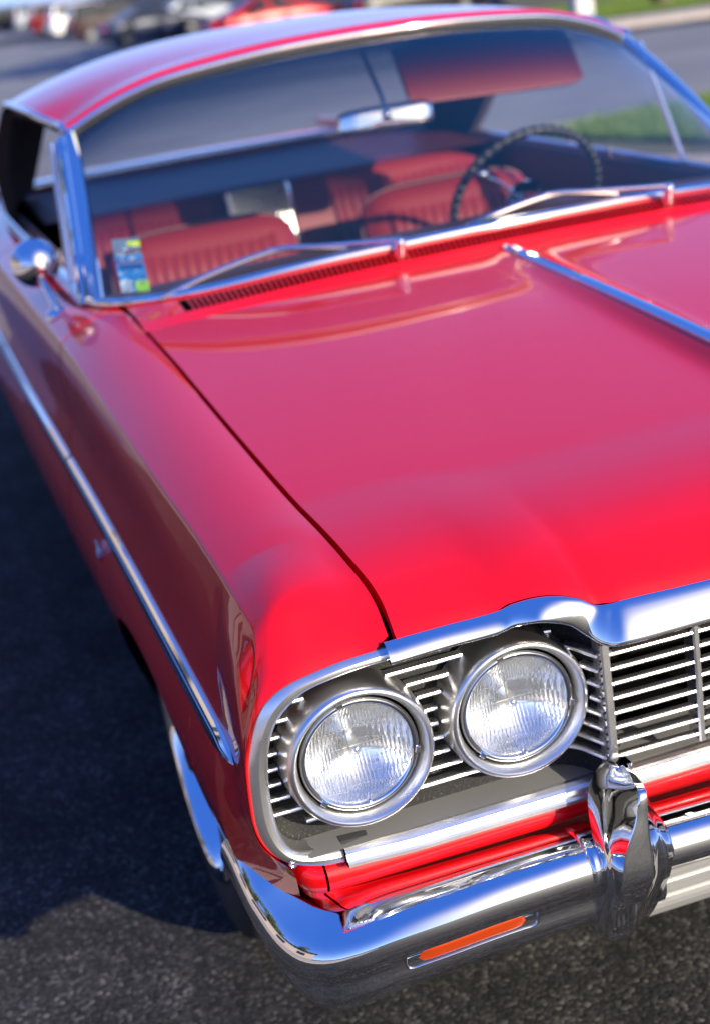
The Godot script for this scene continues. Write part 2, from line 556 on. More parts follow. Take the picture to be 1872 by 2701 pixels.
func fender() -> Geo:
	var g := Geo.new()
	var rows := []
	var zs := [-1.603, -1.59]
	zs.append_array(stations(-1.54, -1.26, 5))
	zs.append_array([-1.2501, -1.2499, -1.248, -1.24, -1.22, -1.19, -1.12])
	zs.append_array(stations(-1.05, -0.60, 8))
	zs.append_array([-0.55, -0.52, -0.50, -0.48, -0.472, -0.4701, -0.4699, -0.42, -0.38, -0.35])
	for z in zs: rows.append(section(z))
	# the nose: straight rules from the last section to the lamp surround, bent as the hood gap and the crest bend
	var z0 := -0.32
	var a := section(z0)
	var gl := PackedVector3Array()
	for k in 60:
		var z := lerpf(z0, -0.101, k / 59.0)
		var gx := pc(GAPX, -z) - 0.0045
		gl.append(Vector3(gx, hood_y(gx, z), z))
	gl = even(gl, 60)
	var cl := cr(V([a[TOP_ROWS + 1].x, a[TOP_ROWS + 1].y, z0, -0.8815, 0.8535, -0.235, -0.8808, 0.8445, -0.185, -0.8825, 0.836, -0.163, -0.887, 0.820, -0.149, -0.897, 0.795, -0.138, -0.910, 0.765, -0.128, -0.9215, 0.738, -0.119, -0.9265, 0.718, -0.1133]), 80)
	for k in 31:
		var t := k / 30.0
		var dg := at_curve(gl, t) - gl[0].lerp(gl[59], t)
		var dc := at_curve(cl, t) - cl[0].lerp(cl[79], t)
		var row := PackedVector3Array()
		for j in a.size():
			var end: Vector3
			var dev: Vector3
			if j < TOP_ROWS:
				var u := j / (TOP_ROWS - 1.0)
				end = at_curve(FT, u) + Vector3(0, -0.005, 0.002) * (1.0 - pow(u, 3.0))
				if j == 0: end = gl[59]
				dev = dg.lerp(dc, u)
			elif j < TOP_ROWS + 3:
				end = FT[FT.size() - 1].lerp(FS[0], (j - TOP_ROWS + 1) / 4.0)
				dev = dc
			else:
				var u := (j - TOP_ROWS - 3) / (SIDE_ROWS - 1.0)
				end = at_curve(FS, lerpf(u, u * u, 0.35))
				u = lerpf(u, u * u, 0.35)
				dev = dc * (1.0 - smoothstep(0.0, 0.42, u))
				dev.x *= 1.0 - smoothstep(0.0, 0.10, u)
			row.append(a[j].lerp(end, t) + dev)
		rows.append(row)
	grid(g, rows)
	flange(g, column(rows, 0), Vector3(0.0015, -0.03, 0))
	return g

func panel_rows(za: float, zb: float, n: int) -> Array:
	var rows := []
	for z in stations(za, zb, n): rows.append(section(z))
	return rows

func hood() -> void:
	var g := Geo.new()
	var us := []
	for k in 13: us.append(lerpf(-1.0, -0.79, k / 12.0))
	for k in 28: us.append(lerpf(-0.78, -0.60, k / 27.0))
	for k in 12: us.append(lerpf(-0.58, -0.125, k / 11.0))
	for x in [-0.105, -0.088, -0.076, -0.066, -0.056, -0.048, -0.040, -0.032, -0.026, -0.021, -0.017, -0.013, 0.0]: us.append(x)
	for k in range(us.size() - 2, -1, -1): us.append(-us[k])
	var rows := []
	for a in 56:
		var v := a / 55.0
		v = lerpf(v, 1.0 - pow(1.0 - v, 2.4), 0.75)
		var row := PackedVector3Array()
		for u in us:
			var zf: float = lip_at(u * 0.735).z + 0.0008
			var z := lerpf(-1.383, zf, v)
			var edge: float = -(pc(GAPX, -z) + 0.004)
			var x: float = u * edge
			if absf(u) < 0.125: x = u * 0.735
			row.append(Vector3(x, hood_y(x, z) + ridge(x, z), z))
		rows.append(row)
	grid(g, rows, true)
	flange(g, column(rows, 0), Vector3(0.001, -0.025, 0))
	flange(g, column(rows, us.size() - 1), Vector3(-0.001, -0.025, 0))
	flange(g, rows[0], Vector3(0, -0.02, 0.004))
	var h := obj("hood", g, M["candy red paint"], CAR)
	# chrome spine along the raised centre of the hood
	var sp := Geo.new()
	var path := PackedVector3Array()
	for k in 40:
		var z := lerpf(-1.375, -0.06, k / 39.0)
		path.append(Vector3(0, hood_y(0, z) + ridge(0, z) + 0.0015, z))
	blade(sp, path, [-0.0145, -0.004, -0.0145, 0.0015, -0.010, 0.0055, -0.004, 0.0075, 0.004, 0.0075, 0.010, 0.0055, 0.0145, 0.0015, 0.0145, -0.004])
	obj("hood_spine", sp, M["chrome"], h)
	# chrome lip on the hood's front edge
	var l := Geo.new()
	var top := sym(LIP_U)
	var low := sym(LIP_L)
	var r := []
	for w in [[0.0, -0.006, -0.006], [0.0, 0.0, -0.001], [0.03, 0.0015, 0.0005], [0.10, 0.003, 0.002], [0.28, 0.0035, 0.0035], [0.5, 0.003, 0.004], [0.72, 0.002, 0.0035], [0.9, 0.0006, 0.002], [0.985, -0.0004, 0.0006], [1.0, -0.002, -0.001], [1.0, -0.002, -0.05]]:
		var row := PackedVector3Array()
		for k in top.size(): row.append(top[k].lerp(low[k], w[0]) + Vector3(0, w[1], w[2]))
		r.append(row)
	grid(l, r)
	for e in [0, top.size() - 1]: fan(l, column(r, e), e > 0)
	obj("hood_lip", l, M["chrome"], h)

func ridge(x: float, z: float) -> float:
	var hgt := pc([0.05, 0.012, 0.2, 0.024, 0.6, 0.021, 1.0, 0.013, 1.39, 0.003], -z)
	return hgt * pc([0.0, 1.0, 0.014, 0.97, 0.02, 0.86, 0.04, 0.3, 0.056, 0.06, 0.075, 0.0], absf(x))

var CL: PackedVector3Array   # lower edge of the windscreen trim
var TL: PackedVector3Array   # upper edge of the windscreen opening

func cowl() -> void:
	CL = sym(cr(V([-0.806, 0.966, -1.738, -0.787, 0.967, -1.67, -0.75, 0.972, -1.602, -0.68, 0.980, -1.537, -0.58, 0.988, -1.492, -0.39, 1.003, -1.452, -0.145, 1.010, -1.436, 0, 1.011, -1.433]), 48))
	TL = sym(cr(V([-0.728, 1.276, -2.19, -0.70, 1.288, -2.185, -0.648, 1.313, -2.175, -0.575, 1.340, -2.165, -0.46, 1.366, -2.15, -0.22, 1.388, -2.13, 0, 1.393, -2.125]), 48))
	var front := PackedVector3Array()
	var back := PackedVector3Array()
	for j in 101:
		var x := lerpf(-0.7545, 0.7545, j / 100.0)
		for k in CL.size() - 1:
			if x >= CL[k].x and x <= CL[k + 1].x:
				var p := CL[k].lerp(CL[k + 1], (x - CL[k].x) / (CL[k + 1].x - CL[k].x))
				back.append(p + Vector3(0, 0, 0.002))
				front.append(Vector3(p.x, hood_y(p.x, -1.39) - 0.002, -1.389))
				break
	var g := Geo.new()
	var b := Geo.new()
	var mid := []
	for w in [0.0, 0.07, 0.14, 0.22, 0.28, 0.285, 0.80, 0.805, 0.9, 1.0]:
		var row := PackedVector3Array()
		for k in front.size():
			var p := front[k].lerp(back[k], w)
			p.y += 0.008 * sin(PI * w)
			if w > 0.281 and w < 0.803 and absf(p.x) < 0.66: p.y -= 0.022
			row.append(p)
		mid.append(row)
	grid(g, mid.slice(0, 5))
	grid(b, mid.slice(4, 6))
	grid(b, mid.slice(6, 8))
	grid(g, mid.slice(7, 10))
	var floor_rows := [PackedVector3Array(), PackedVector3Array()]
	var ends := [[PackedVector3Array(), PackedVector3Array()], [PackedVector3Array(), PackedVector3Array()]]
	for k in front.size():
		for a in 2:
			if absf(front[k].x) < 0.675: floor_rows[a].append(mid[5 + a][k])
			if front[k].x < -0.66: ends[0][a].append(mid[5 + a][k])
			if front[k].x > 0.66: ends[1][a].append(mid[5 + a][k])
	grid(b, floor_rows)
	grid(g, ends[0])
	grid(g, ends[1])
	var c := obj("cowl_panel", g, M["candy red paint"], CAR)
	obj("vent_recess", b, M["gap shadow black"], c)
	var f := Geo.new()
	var x := -0.645
	while x < 0.646:
		var k := 0
		while k < front.size() - 2 and front[k + 1].x < x: k += 1
		var t := (x - front[k].x) / (front[k + 1].x - front[k].x)
		var p := front[k].lerp(front[k + 1], t)
		var q := back[k].lerp(back[k + 1], t)
		var a := p.lerp(q, 0.275) + Vector3(0, 0.0068, 0)
		var e := p.lerp(q, 0.81) + Vector3(0, 0.0058, 0)
		blade(f, PackedVector3Array([a, a.lerp(e, 0.5) + Vector3(0, 0.0015, 0), e]), [-0.0017, -0.0035, -0.0019, -0.0015, -0.0011, 0.0, 0.0011, 0.0, 0.0019, -0.0015, 0.0017, -0.0035], Vector3.UP, false)
		x += 0.0114
	obj("vent_slats", f, M["candy red paint"], c).set_meta("kind", "stuff")

func windscreen() -> void:
	var root := Node3D.new()
	root.name = "windscreen"
	CAR.add_child(root)
	var n := CL.size()
	var g := Geo.new()
	var rows := []
	for a in 13:
		var v := a / 12.0
		var row := PackedVector3Array()
		for k in n:
			var p := CL[k] + Vector3(0, 0.012, -0.012)
			var q := TL[k] + Vector3(0, -0.008, 0.004)
			var m := p.lerp(q, v)
			m += Vector3(0, 0.25, 0.35) * 0.10 * v * (1.0 - v)
			row.append(m)
		rows.append(row)
	grid(g, rows)
	var wg := obj("windscreen_glass", g, M["tinted glass"], root)
	var im := Image.create(4, 64, false, Image.FORMAT_RGBA8)   # the tinted band along the glass's top
	for y in 64:
		for x in 4: im.set_pixel(x, y, Color(0.03, 0.09, 0.19, 0.95 * smoothstep(0.0, 1.0, y / 63.0)))
	var bm := mat("tint band", Color.WHITE, 0.4)
	bm.albedo_texture = ImageTexture.create_from_image(im)
	bm.texture_repeat = false
	bm.transparency = BaseMaterial3D.TRANSPARENCY_ALPHA
	bm.metallic_specular = 0.0
	var bd := Geo.new()
	var br := []
	for a in range(7, 13):
		var row := PackedVector3Array()
		for p in rows[a]: row.append(p + Vector3(0, -0.002, -0.003))
		br.append(row)
	grid(bd, br)
	obj("tint_band", bd, bm, wg)
	var gk := Geo.new()   # black rubber inside the bright frame
	for e in [rows[0], rows[12], column(rows, 0), column(rows, n - 1)]: tube(gk, e, 0.0055, 8)
	obj("rubber_seal", gk, M["black rubber"], root)
	var t := Geo.new()
	var path := PackedVector3Array()
	for p in CL: path.append(p + Vector3(0, 0.006, -0.003))
	tube(t, path, 0.0115, 12)
	obj("lower_trim", t, M["chrome"], root)
	t = Geo.new()
	path = PackedVector3Array()
	for p in TL: path.append(p + Vector3(0, 0.004, 0.004))
	tube(t, path, 0.010, 12)
	obj("upper_trim", t, M["chrome"], root)
	for s in [-1.0, 1.0]:
		var p := CL[0] + Vector3(0.004, 0.0, -0.006)
		var q := TL[0] + Vector3(0.0, 0.0, 0.0)
		var pl := cr(PackedVector3Array([p, p.lerp(q, 0.33) + Vector3(0, 0.011, 0.016), p.lerp(q, 0.66) + Vector3(0, 0.011, 0.016), q]), 20)
		t = Geo.new()
		blade(t, pl, [-0.028, -0.012, -0.028, 0.004, -0.018, 0.009, -0.006, 0.007, 0.0, 0.0095, 0.010, 0.009, 0.019, 0.005, 0.024, -0.004, 0.024, -0.012], Vector3(-0.55, 0.45, 0.7))
		if s > 0: t = mir(t)
		obj("pillar", t, M["chrome"], root)

const RE := [2.16, -0.735, 2.19, -0.737, 2.35, -0.756, 2.5, -0.770, 2.7, -0.778, 3.0, -0.772, 3.3, -0.75, 3.5, -0.73]
const RY := [2.16, 1.276, 2.19, 1.284, 2.35, 1.314, 2.5, 1.328, 2.7, 1.332, 3.0, 1.322, 3.3, 1.288, 3.5, 1.25]
const RC := [2.1, 1.413, 2.2, 1.4165, 2.4, 1.4225, 2.65, 1.428, 2.95, 1.430, 3.2, 1.422, 3.42, 1.40, 3.5, 1.39]

func roof_pt(u: float, z: float, drop := 0.0) -> Vector3:
	var e := pc(RE, -z)
	var ye := pc(RY, -z)
	var yc := pc(RC, -z)
	return Vector3(-u * e, ye + (yc - ye) * (1.0 - pow(absf(u), 2.7)) - drop, z)

func roof() -> void:
	var g := Geo.new()
	var inner := Geo.new()
	var us := []
	for k in 41:
		var s := k / 20.0 - 1.0
		us.append(signf(s) * (1.0 - pow(1.0 - absf(s), 1.35)))
	var rows := []
	var under := []
	for a in 33:
		var v: float = [0.0, 0.003, 0.007, 0.012, 0.018, 0.026, 0.04, 0.06][a] if a < 8 else lerpf(0.06, 1.0, (a - 7) / 25.0)
		var row := PackedVector3Array()
		var lo := PackedVector3Array()
		for u in us:
			var h := Vector3.ZERO
			var xx: float = u * 0.737
			for k in TL.size() - 1:
				if xx >= TL[k].x and xx <= TL[k + 1].x: h = TL[k].lerp(TL[k + 1], (xx - TL[k].x) / (TL[k + 1].x - TL[k].x))
			if h == Vector3.ZERO: h = TL[0] if xx < 0 else TL[TL.size() - 1]
			h += Vector3(0, 0.0115, 0.002)
			var z := lerpf(h.z, -3.42, v)
			var p := roof_pt(u, z)
			var w := clampf((h.z - z) / 0.20, 0, 1)
			w = w * w * (3 - 2 * w)
			var rise := pc([0.0, 0.0, 0.004, 0.0045, 0.010, 0.0085, 0.02, 0.0115, 0.04, 0.0135, 0.2, 0.018], h.z - z) if a > 0 else 0.0
			var q := h + Vector3(0, rise, z - h.z)   # the front edge is rolled down to its frame
			row.append(q.lerp(Vector3(lerpf(xx, p.x, w), p.y, z), w))
			lo.append(row[row.size() - 1] + Vector3(-0.02 * u, -0.022 - 0.015 * absf(u), -0.004))
		rows.append(row)
		under.append(lo)
	grid(g, rows, true)
	var r := obj("roof", g, M["candy red paint"], CAR)
	grid(inner, under)
	for e in [[rows[0], under[0]], [rows[32], under[32]], [column(rows, 0), column(under, 0)], [column(rows, 40), column(under, 40)]]: grid(inner, e)
	obj("headlining", inner, M["dark headlining"], r)
	for s in [0, 40]:
		var t := Geo.new()
		var edge := column(rows, s)
		var path := PackedVector3Array()
		for p in edge: path.append(p + Vector3(-0.004 if s == 0 else 0.004, -0.003, 0))
		tube(t, path, 0.009, 8)
		obj("drip_rail", t, M["chrome"], r)
	# rear pillars, rear window, boot
	var cp := Geo.new()
	var pr := []
	for a in 10:
		var v := a / 9.0
		var row := PackedVector3Array()
		var f := Vector3(-0.785, 1.302, -3.06).lerp(Vector3(-0.80, 0.95, -3.45), v) + Vector3(-0.03 * sin(PI * v), 0, 0.0)
		var b := Vector3(-0.62, 1.325, -3.43).lerp(Vector3(-0.71, 1.0, -3.74), v)
		var m := Vector3(-0.752, 1.278, -3.38).lerp(Vector3(-0.80, 0.95, -3.64), v) + Vector3(-0.02 * sin(PI * v), 0, 0)
		for k in 9:
			var t := k / 8.0
			row.append(f.lerp(m, t * 2) if t < 0.5 else m.lerp(b, t * 2 - 1))
		pr.append(row)
	grid(cp, pr)
	var ci := Geo.new()
	var pi := []
	for row in pr:
		var rr := PackedVector3Array()
		for p in row: rr.append(p + Vector3(0.035, -0.006, 0.0))
		pi.append(rr)
	grid(ci, pi)
	grid(ci, [column(pr, 0), column(pi, 0)])
	both("rear_pillar", cp, M["candy red paint"], CAR)
	both("pillar_lining", ci, M["dark headlining"], CAR)
	var rg := Geo.new()
	var rw := []
	for a in 8:
		var v := a / 7.0
		var row := PackedVector3Array()
		for k in 21:
			var u := k / 10.0 - 1.0
			var top := Vector3(u * 0.62, 1.325 + 0.05 * (1.0 - u * u), -3.43)
			var bot := Vector3(u * 0.71, 1.0, -3.74 - 0.08 * (1.0 - u * u))
			row.append(top.lerp(bot, v) + Vector3(0, 0.05 * sin(PI * v), -0.02 * sin(PI * v)))
		rw.append(row)
	grid(rg, rw)
	obj("rear_window", rg, M["tinted glass"], CAR)
	var rt := Geo.new()
	tube(rt, rw[7], 0.012)
	tube(rt, rw[0], 0.012)
	obj("rear_window_trim", rt, M["chrome"], CAR)
	var bt := Geo.new()
	var br := []
	for a in 14:
		var z := lerpf(-3.78, -5.12, a / 13.0)
		var row := PackedVector3Array()
		for k in 17:
			var u := k / 8.0 - 1.0
			row.append(Vector3(u * 0.735, pc([3.78, 0.985, 3.9, 0.945, 4.6, 0.925, 5.0, 0.895, 5.12, 0.87], -z) + 0.012 * (1 - u * u), z - 0.09 * (1 - u * u) * (1.0 if a == 0 else 0.0)))
		br.append(row)
	grid(bt, br)
	obj("boot_lid", bt, M["candy red paint"], CAR)
	var tail := Geo.new()
	box(tail, Vector3(0, 0.66, -5.10), Vector3(1.72, 0.46, 0.06), 0.02)
	var tp := obj("tail_panel", tail, M["candy red paint"], CAR)
	for s in [-1.0, 1.0]:
		for k in 3:
			var tl := Geo.new()
			lathe(tl, [0.0, 0.03, 0.03, 0.026, 0.045, 0.01, 0.05, 0.0], Vector3(s * (0.42 + 0.13 * k), 0.70, -5.13), Vector3(0, 0, -1), 20)
			obj("tail_lamp", tl, M["tail red"], tp)
	var rb := Geo.new()
	box(rb, Vector3(0, 0.47, -5.18), Vector3(1.86, 0.17, 0.12), 0.04)
	obj("rear_bumper", rb, M["chrome"], CAR)

func side_body() -> void:
	for f in both("front_fender", fender(), M["candy red paint"], CAR):
		var lip := Geo.new()
		var sd := -1.0 if f.name == "front_fender" else 1.0
		var edge := []
		for z in [-1.60, -1.4, -1.2501, -1.2499, -1.245, -1.235, -1.21, -1.17, -1.1, -1.0, -0.9, -0.8, -0.7, -0.6, -0.55, -0.52, -0.49, -0.475, -0.4701, -0.4699, -0.42, -0.35]:
			var p := Vector3(side_x(arch(z), z), arch(z), z)
			edge.append(PackedVector3Array([Vector3(-sd * p.x, p.y, z), Vector3(-sd * (p.x + 0.02), p.y + 0.003, z), Vector3(-sd * (p.x + 0.16), p.y + 0.03, z)]))
		grid(lip, edge)
		obj("arch_lining", lip, M["gap shadow black"], f)
	var d := Geo.new()
	var rows := panel_rows(-1.612, -2.84, 14)
	grid(d, rows)
	flange(d, column(rows, 0), Vector3(0.001, -0.03, 0))
	flange(d, rows[0], Vector3(0.01, -0.004, -0.002))
	flange(d, column(rows, rows[0].size() - 1), Vector3(0.03, 0, 0))
	var doors := both("door", d, M["candy red paint"], CAR)
	var q := Geo.new()
	rows = panel_rows(-2.848, -3.3799, 8)
	rows.append_array(panel_rows(-3.3801, -4.1599, 26))
	rows.append_array(panel_rows(-4.1601, -5.11, 12))
	grid(q, rows)
	flange(q, column(rows, 0), Vector3(0.001, -0.03, 0))
	flange(q, column(rows, rows[0].size() - 1), Vector3(0.03, 0, 0))
	both("rear_quarter", q, M["candy red paint"], CAR)
	# bright side moulding, in three lengths, with two thin grooves
	var spans := [[-0.212, -1.600, "fender_moulding"], [-1.615, -2.837, "door_moulding"], [-2.851, -5.06, "quarter_moulding"]]
	for sp in spans:
		var g := Geo.new()
		var n := 40
		var prof := [[0.0, -0.002], [0.02, 0.004], [0.16, 0.0072], [0.30, 0.0076], [0.31, 0.0055], [0.345, 0.0055], [0.355, 0.0082], [0.60, 0.0088], [0.61, 0.0064], [0.65, 0.0064], [0.66, 0.0078], [0.84, 0.006], [0.97, 0.003], [1.0, -0.002]]
		var rr := []
		for k in n:
			var z: float = lerpf(sp[0], sp[1], pow(k / (n - 1.0), 1.6))
			var yu := pc([0.21, 0.655, 0.35, 0.662, 0.6, 0.671, 0.96, 0.680, 1.4, 0.686, 2.1, 0.688, 5.2, 0.69], -z)
			var yl := yu - pc([0.21, 0.0, 0.235, 0.012, 0.28, 0.026, 0.34, 0.036, 0.6, 0.040, 5.0, 0.040], -z)
			if -z < 0.24: yu = lerpf(yu - 0.006, yu, clampf((-z - 0.21) / 0.03, 0, 1))
			var row := PackedVector3Array()
			for p in prof:
				var y: float = lerpf(yu, yl, p[0])
				row.append(Vector3(nose_side(y, z) - p[1] * clampf((-z - 0.205) / 0.05, 0.1, 1), y, z))
			rr.append(row)
		for j in prof.size() - 1:
			grid(g, [column(rr, j), column(rr, j + 1)])
		both(sp[2], g, M["chrome"], CAR)
	# crossed-flags emblem low on the fender: a V with two small flags
	var em := Geo.new()
	var at := Vector3(side_x(0.605, -1.22) - 0.004, 0.605, -1.22)
	for s in [-1.0, 1.0]:
		blade(em, PackedVector3Array([at + Vector3(-0.001, -0.018, 0), at + Vector3(0.001, 0.012, 0.03 * s)]), [-0.003, -0.002, -0.003, 0.002, 0.003, 0.002, 0.003, -0.002], Vector3.LEFT)
		box(em, at + Vector3(-0.0005, 0.007, 0.017 * s), Vector3(0.003, 0.017, 0.022), 0.001, Basis(Vector3.RIGHT, 0.25 * s))
	both("fender_emblem", em, M["chrome"], CAR)

func nose_side(y: float, z: float) -> float:   # the flank, also where it draws in towards the lamps
	if z < -0.32: return side_x(y, z)
	var t := (z + 0.32) / 0.207
	return lerpf(side_x(y, -0.32), lerpf(-0.9335, -0.926, clampf((y - 0.6) / 0.1, 0, 1)), pow(t, 1.6)) - 0.002 * sin(PI * clampf(t, 0, 1))

func rows_between(a: PackedVector3Array, b: PackedVector3Array, ws: Array) -> Array:   # ws: [share, y, z]
	var o := []
	for w in ws:
		var row := PackedVector3Array()
		for k in a.size(): row.append(a[k].lerp(b[k], w[0]) + Vector3(0, w[1], w[2]))
		o.append(row)
	return o

func surround() -> void:
	var g := Geo.new()
	for k in FI.size():   # the band leans back all round, so that it looks up at the sky
		var d := (FO[k] - FI[k])
		var lean: float = (0.020 if d.y > 0 else 0.007) * d.y / d.length()
		FI[k] += Vector3(-0.288, 0.505, 1.0) * lean
	# two facets with a crisp crease between them, then the wall that goes back to the panel
	grid(g, rows_between(FO, FI, [[0.02, 0.0, -0.013], [0.0, 0, -0.010], [0.03, 0, -0.004], [0.12, 0, -0.0005], [0.34, 0, 0.0025], [0.52, 0, 0.0035]]))
	grid(g, rows_between(FO, FI, [[0.52, 0, 0.0035], [0.74, 0, 0.002], [0.92, 0, -0.001], [1.0, 0, -0.005]]))
	grid(g, rows_between(FO, FI, [[1.0, 0, -0.005], [1.0, 0, -0.015], [1.03, 0, -0.03]]))
	for e in [0, 89]:
		var r := rows_between(FO, FI, [[0.0, 0, -0.010], [0.12, 0, -0.0005], [0.52, 0, 0.0035], [0.92, 0, -0.001], [1.0, 0, -0.005], [1.0, 0, -0.015], [0.0, 0, -0.02]])
		fan(g, column(r, e), e > 0)
	for f in both("lamp_surround", g, M["brushed aluminium"], CAR):
		var sc := Geo.new()
		var side := -1.0 if f.name == "lamp_surround" else 1.0
		lathe(sc, [0.0048, -0.002, 0.0048, 0.001, 0.003, 0.0022, 0.0022, 0.0008, 0.0, 0.0006], Vector3(side * 0.896, 0.558, -0.103), Vector3(0, 0.2, 1), 12)
		obj("screw", sc, M["worn chrome"], f)
	# the sill below the lamps and the grille, in one bar from side to side
	var s := Geo.new()
	var prof := [[0.527, -0.125], [0.527, -0.104], [0.5285, -0.0955], [0.531, -0.0925], [0.535, -0.0930], [0.5375, -0.0955], [0.5375, -0.098], [0.539, -0.0985], [0.541, -0.0965], [0.5455, -0.0990], [0.5495, -0.1035], [0.5525, -0.109], [0.5545, -0.118], [0.5555, -0.13]]
	var rr := []
	for q in prof:
		var row := PackedVector3Array()
		for k in 61:
			var x := lerpf(-0.8285, 0.8285, k / 60.0)
			row.append(Vector3(x, q[0] + 0.003 * smoothstep(0.74, 0.83, absf(x)), q[1] + 0.008 * (1.0 - smoothstep(0.2, 0.75, absf(x))) - 0.004 * smoothstep(0.72, 0.83, absf(x))))
		rr.append(row)
	for j in prof.size() - 1: grid(s, [rr[j], rr[j + 1]])
	obj("grille_sill", s, M["brushed aluminium"], CAR)
	# sloping floor behind the sill
	var fl := Geo.new()
	var fr := []
	for q in [[0.5555, -0.108], [0.5575, -0.135], [0.558, -0.155], [0.559, -0.185]]:
		var row := PackedVector3Array()
		for k in 31: row.append(Vector3(lerpf(-0.872, 0.872, k / 30.0), q[0], q[1]))
		fr.append(row)
	grid(fl, fr)
	obj("grille_floor", fl, M["grey sill paint"], CAR)
	fl = Geo.new()
	quad(fl, Vector3(-0.872, 0.559, -0.185), Vector3(0.872, 0.559, -0.185), Vector3(0.872, 0.566, -0.34), Vector3(-0.872, 0.566, -0.34))
	obj("grille_floor", fl, M["gap shadow black"], CAR)
	# black panels behind the lamps, bent forward to the grille
	for sd in [-1.0, 1.0]:
		var p := Geo.new()
		var a := PackedVector3Array()
		for q in [[-0.902, -0.128], [-0.896, -0.148], [-0.88, -0.152], [-0.72, -0.152], [-0.56, -0.152], [-0.525, -0.148], [-0.50, -0.130], [-0.486, -0.106], [-0.4795, -0.092]]: a.append(Vector3(q[0], 0.55, q[1]))
		var lo := cr(a, 40)
		var hi := PackedVector3Array()
		for q in lo: hi.append(q + Vector3(0, 0.245 - 0.09 * pow(clampf((-q.x - 0.80) / 0.115, 0, 1), 2.0), 0))
		grid(p, [lo, hi])
		if sd > 0: p = mir(p)
		obj("lamp_panel", p, M["dusty black panel"], CAR)
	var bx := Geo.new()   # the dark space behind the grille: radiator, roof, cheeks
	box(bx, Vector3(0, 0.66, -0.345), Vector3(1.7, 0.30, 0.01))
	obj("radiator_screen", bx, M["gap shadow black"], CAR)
	bx = Geo.new()
	quad(bx, Vector3(-0.80, 0.794, -0.118), Vector3(0.80, 0.794, -0.118), Vector3(0.80, 0.80, -0.34), Vector3(-0.80, 0.80, -0.34))
	obj("grille_roof", bx, M["black enamel"], CAR)

func xl(y: float) -> float:   # where the surround's inner edge stands at height y
	var best := -0.905
	var d := 9.0
	for p in FI:
		if absf(p.y - y) < d and p.x < -0.80:
			d = absf(p.y - y)
			best = p.x
	return best

func grille() -> void:
	var root := Node3D.new()
	root.name = "grille"
	CAR.add_child(root)
	for k in range(-1, 8):
		var y := 0.735 - 0.0203 * k
		var sec := [-0.004, -0.0026, -0.004, 0.0026, 0.004, 0.0032, 0.0062, 0.0022, 0.007, 0.0, 0.0062, -0.0022, 0.004, -0.0032]
		if k >= 0:
			var g := Geo.new()
			var path := PackedVector3Array()
			for j in 25:
				var x := lerpf(-0.481, 0.481, j / 24.0)
				path.append(Vector3(x, y, -0.074 + 0.010 * (1.0 - pow(absf(x) / 0.48, 2.0))))
			blade(g, path, sec)
			obj("grille_bar", g, M["brushed aluminium"], root)
		for sd in [-1.0, 1.0]:
			var yl := y + 0.006
			var x0 := xl(yl) - 0.004
			if k == 7: x0 = -0.866
			if k == -1: x0 = -0.86
			var g := Geo.new()
			var sl := [-0.006, -0.0026, -0.006, 0.0026, 0.003, 0.0032, 0.0062, 0.0022, 0.007, 0.0, 0.0062, -0.0022, 0.003, -0.0032]
			var pts := V([x0, yl, -0.128, -0.80, yl, -0.128, -0.70, yl, -0.128, -0.60, yl, -0.128, -0.545, yl, -0.128, -0.522, yl - 0.0003, -0.126, -0.503, yl - 0.0015, -0.112, -0.490, yl - 0.004, -0.090, -0.482, y, -0.076])
			if k == -1: pts = pts.slice(0, 6)
			var run := PackedVector3Array()
			var line := cr(pts, 160)
			for q in line.size():
				var free := true
				for c in [Vector2(-0.793, 0.681), Vector2(-0.585, 0.6825)]:
					if Vector2(line[q].x, line[q].y).distance_to(c) < 0.0955: free = false
				if free: run.append(line[q])
				if (not free or q == line.size() - 1) and run.size() > 3:
					g = Geo.new()
					blade(g, even(run, 16), sl)
					if sd > 0: g = mir(g)
					obj("lamp_panel_bar", g, M["brushed aluminium"], root)
				if not free: run = PackedVector3Array()
	for x in [-0.4765, -0.354, -0.2, -0.067, 0.067, 0.2, 0.354, 0.4765]:
		var g := Geo.new()
		var z: float = -0.074 + 0.010 * (1.0 - pow(absf(x) / 0.48, 2.0))
		var wide := 0.0062 if absf(x) > 0.45 else 0.0046
		var edge := absf(x) > 0.45
		var path := PackedVector3Array([Vector3(x, 0.751, z - 0.002), Vector3(x, 0.66, z - 0.001), Vector3(x, 0.567 if edge else 0.583, z - 0.002)])
		blade(g, path, [-wide, -0.016, -wide, 0.008, -wide + 0.002, 0.0105, wide - 0.002, 0.0105, wide, 0.008, wide, -0.016], Vector3(0, 0, 1))
		# small gussets where the post meets each bar
		for k in 8:
			var y := 0.735 - 0.0203 * k
			for q in [-1.0, 1.0]:
				for w in [-1.0, 1.0]:
					var c := Vector3(x + q * wide, y + w * 0.0034, z + 0.006)
					tri(g, c, c + Vector3(q * 0.004, 0, 0), c + Vector3(0, w * 0.004, 0))
					tri(g, c, c + Vector3(0, w * 0.004, 0), c + Vector3(q * 0.004, 0, 0))
		obj("grille_post", g, M["brushed aluminium"], root)

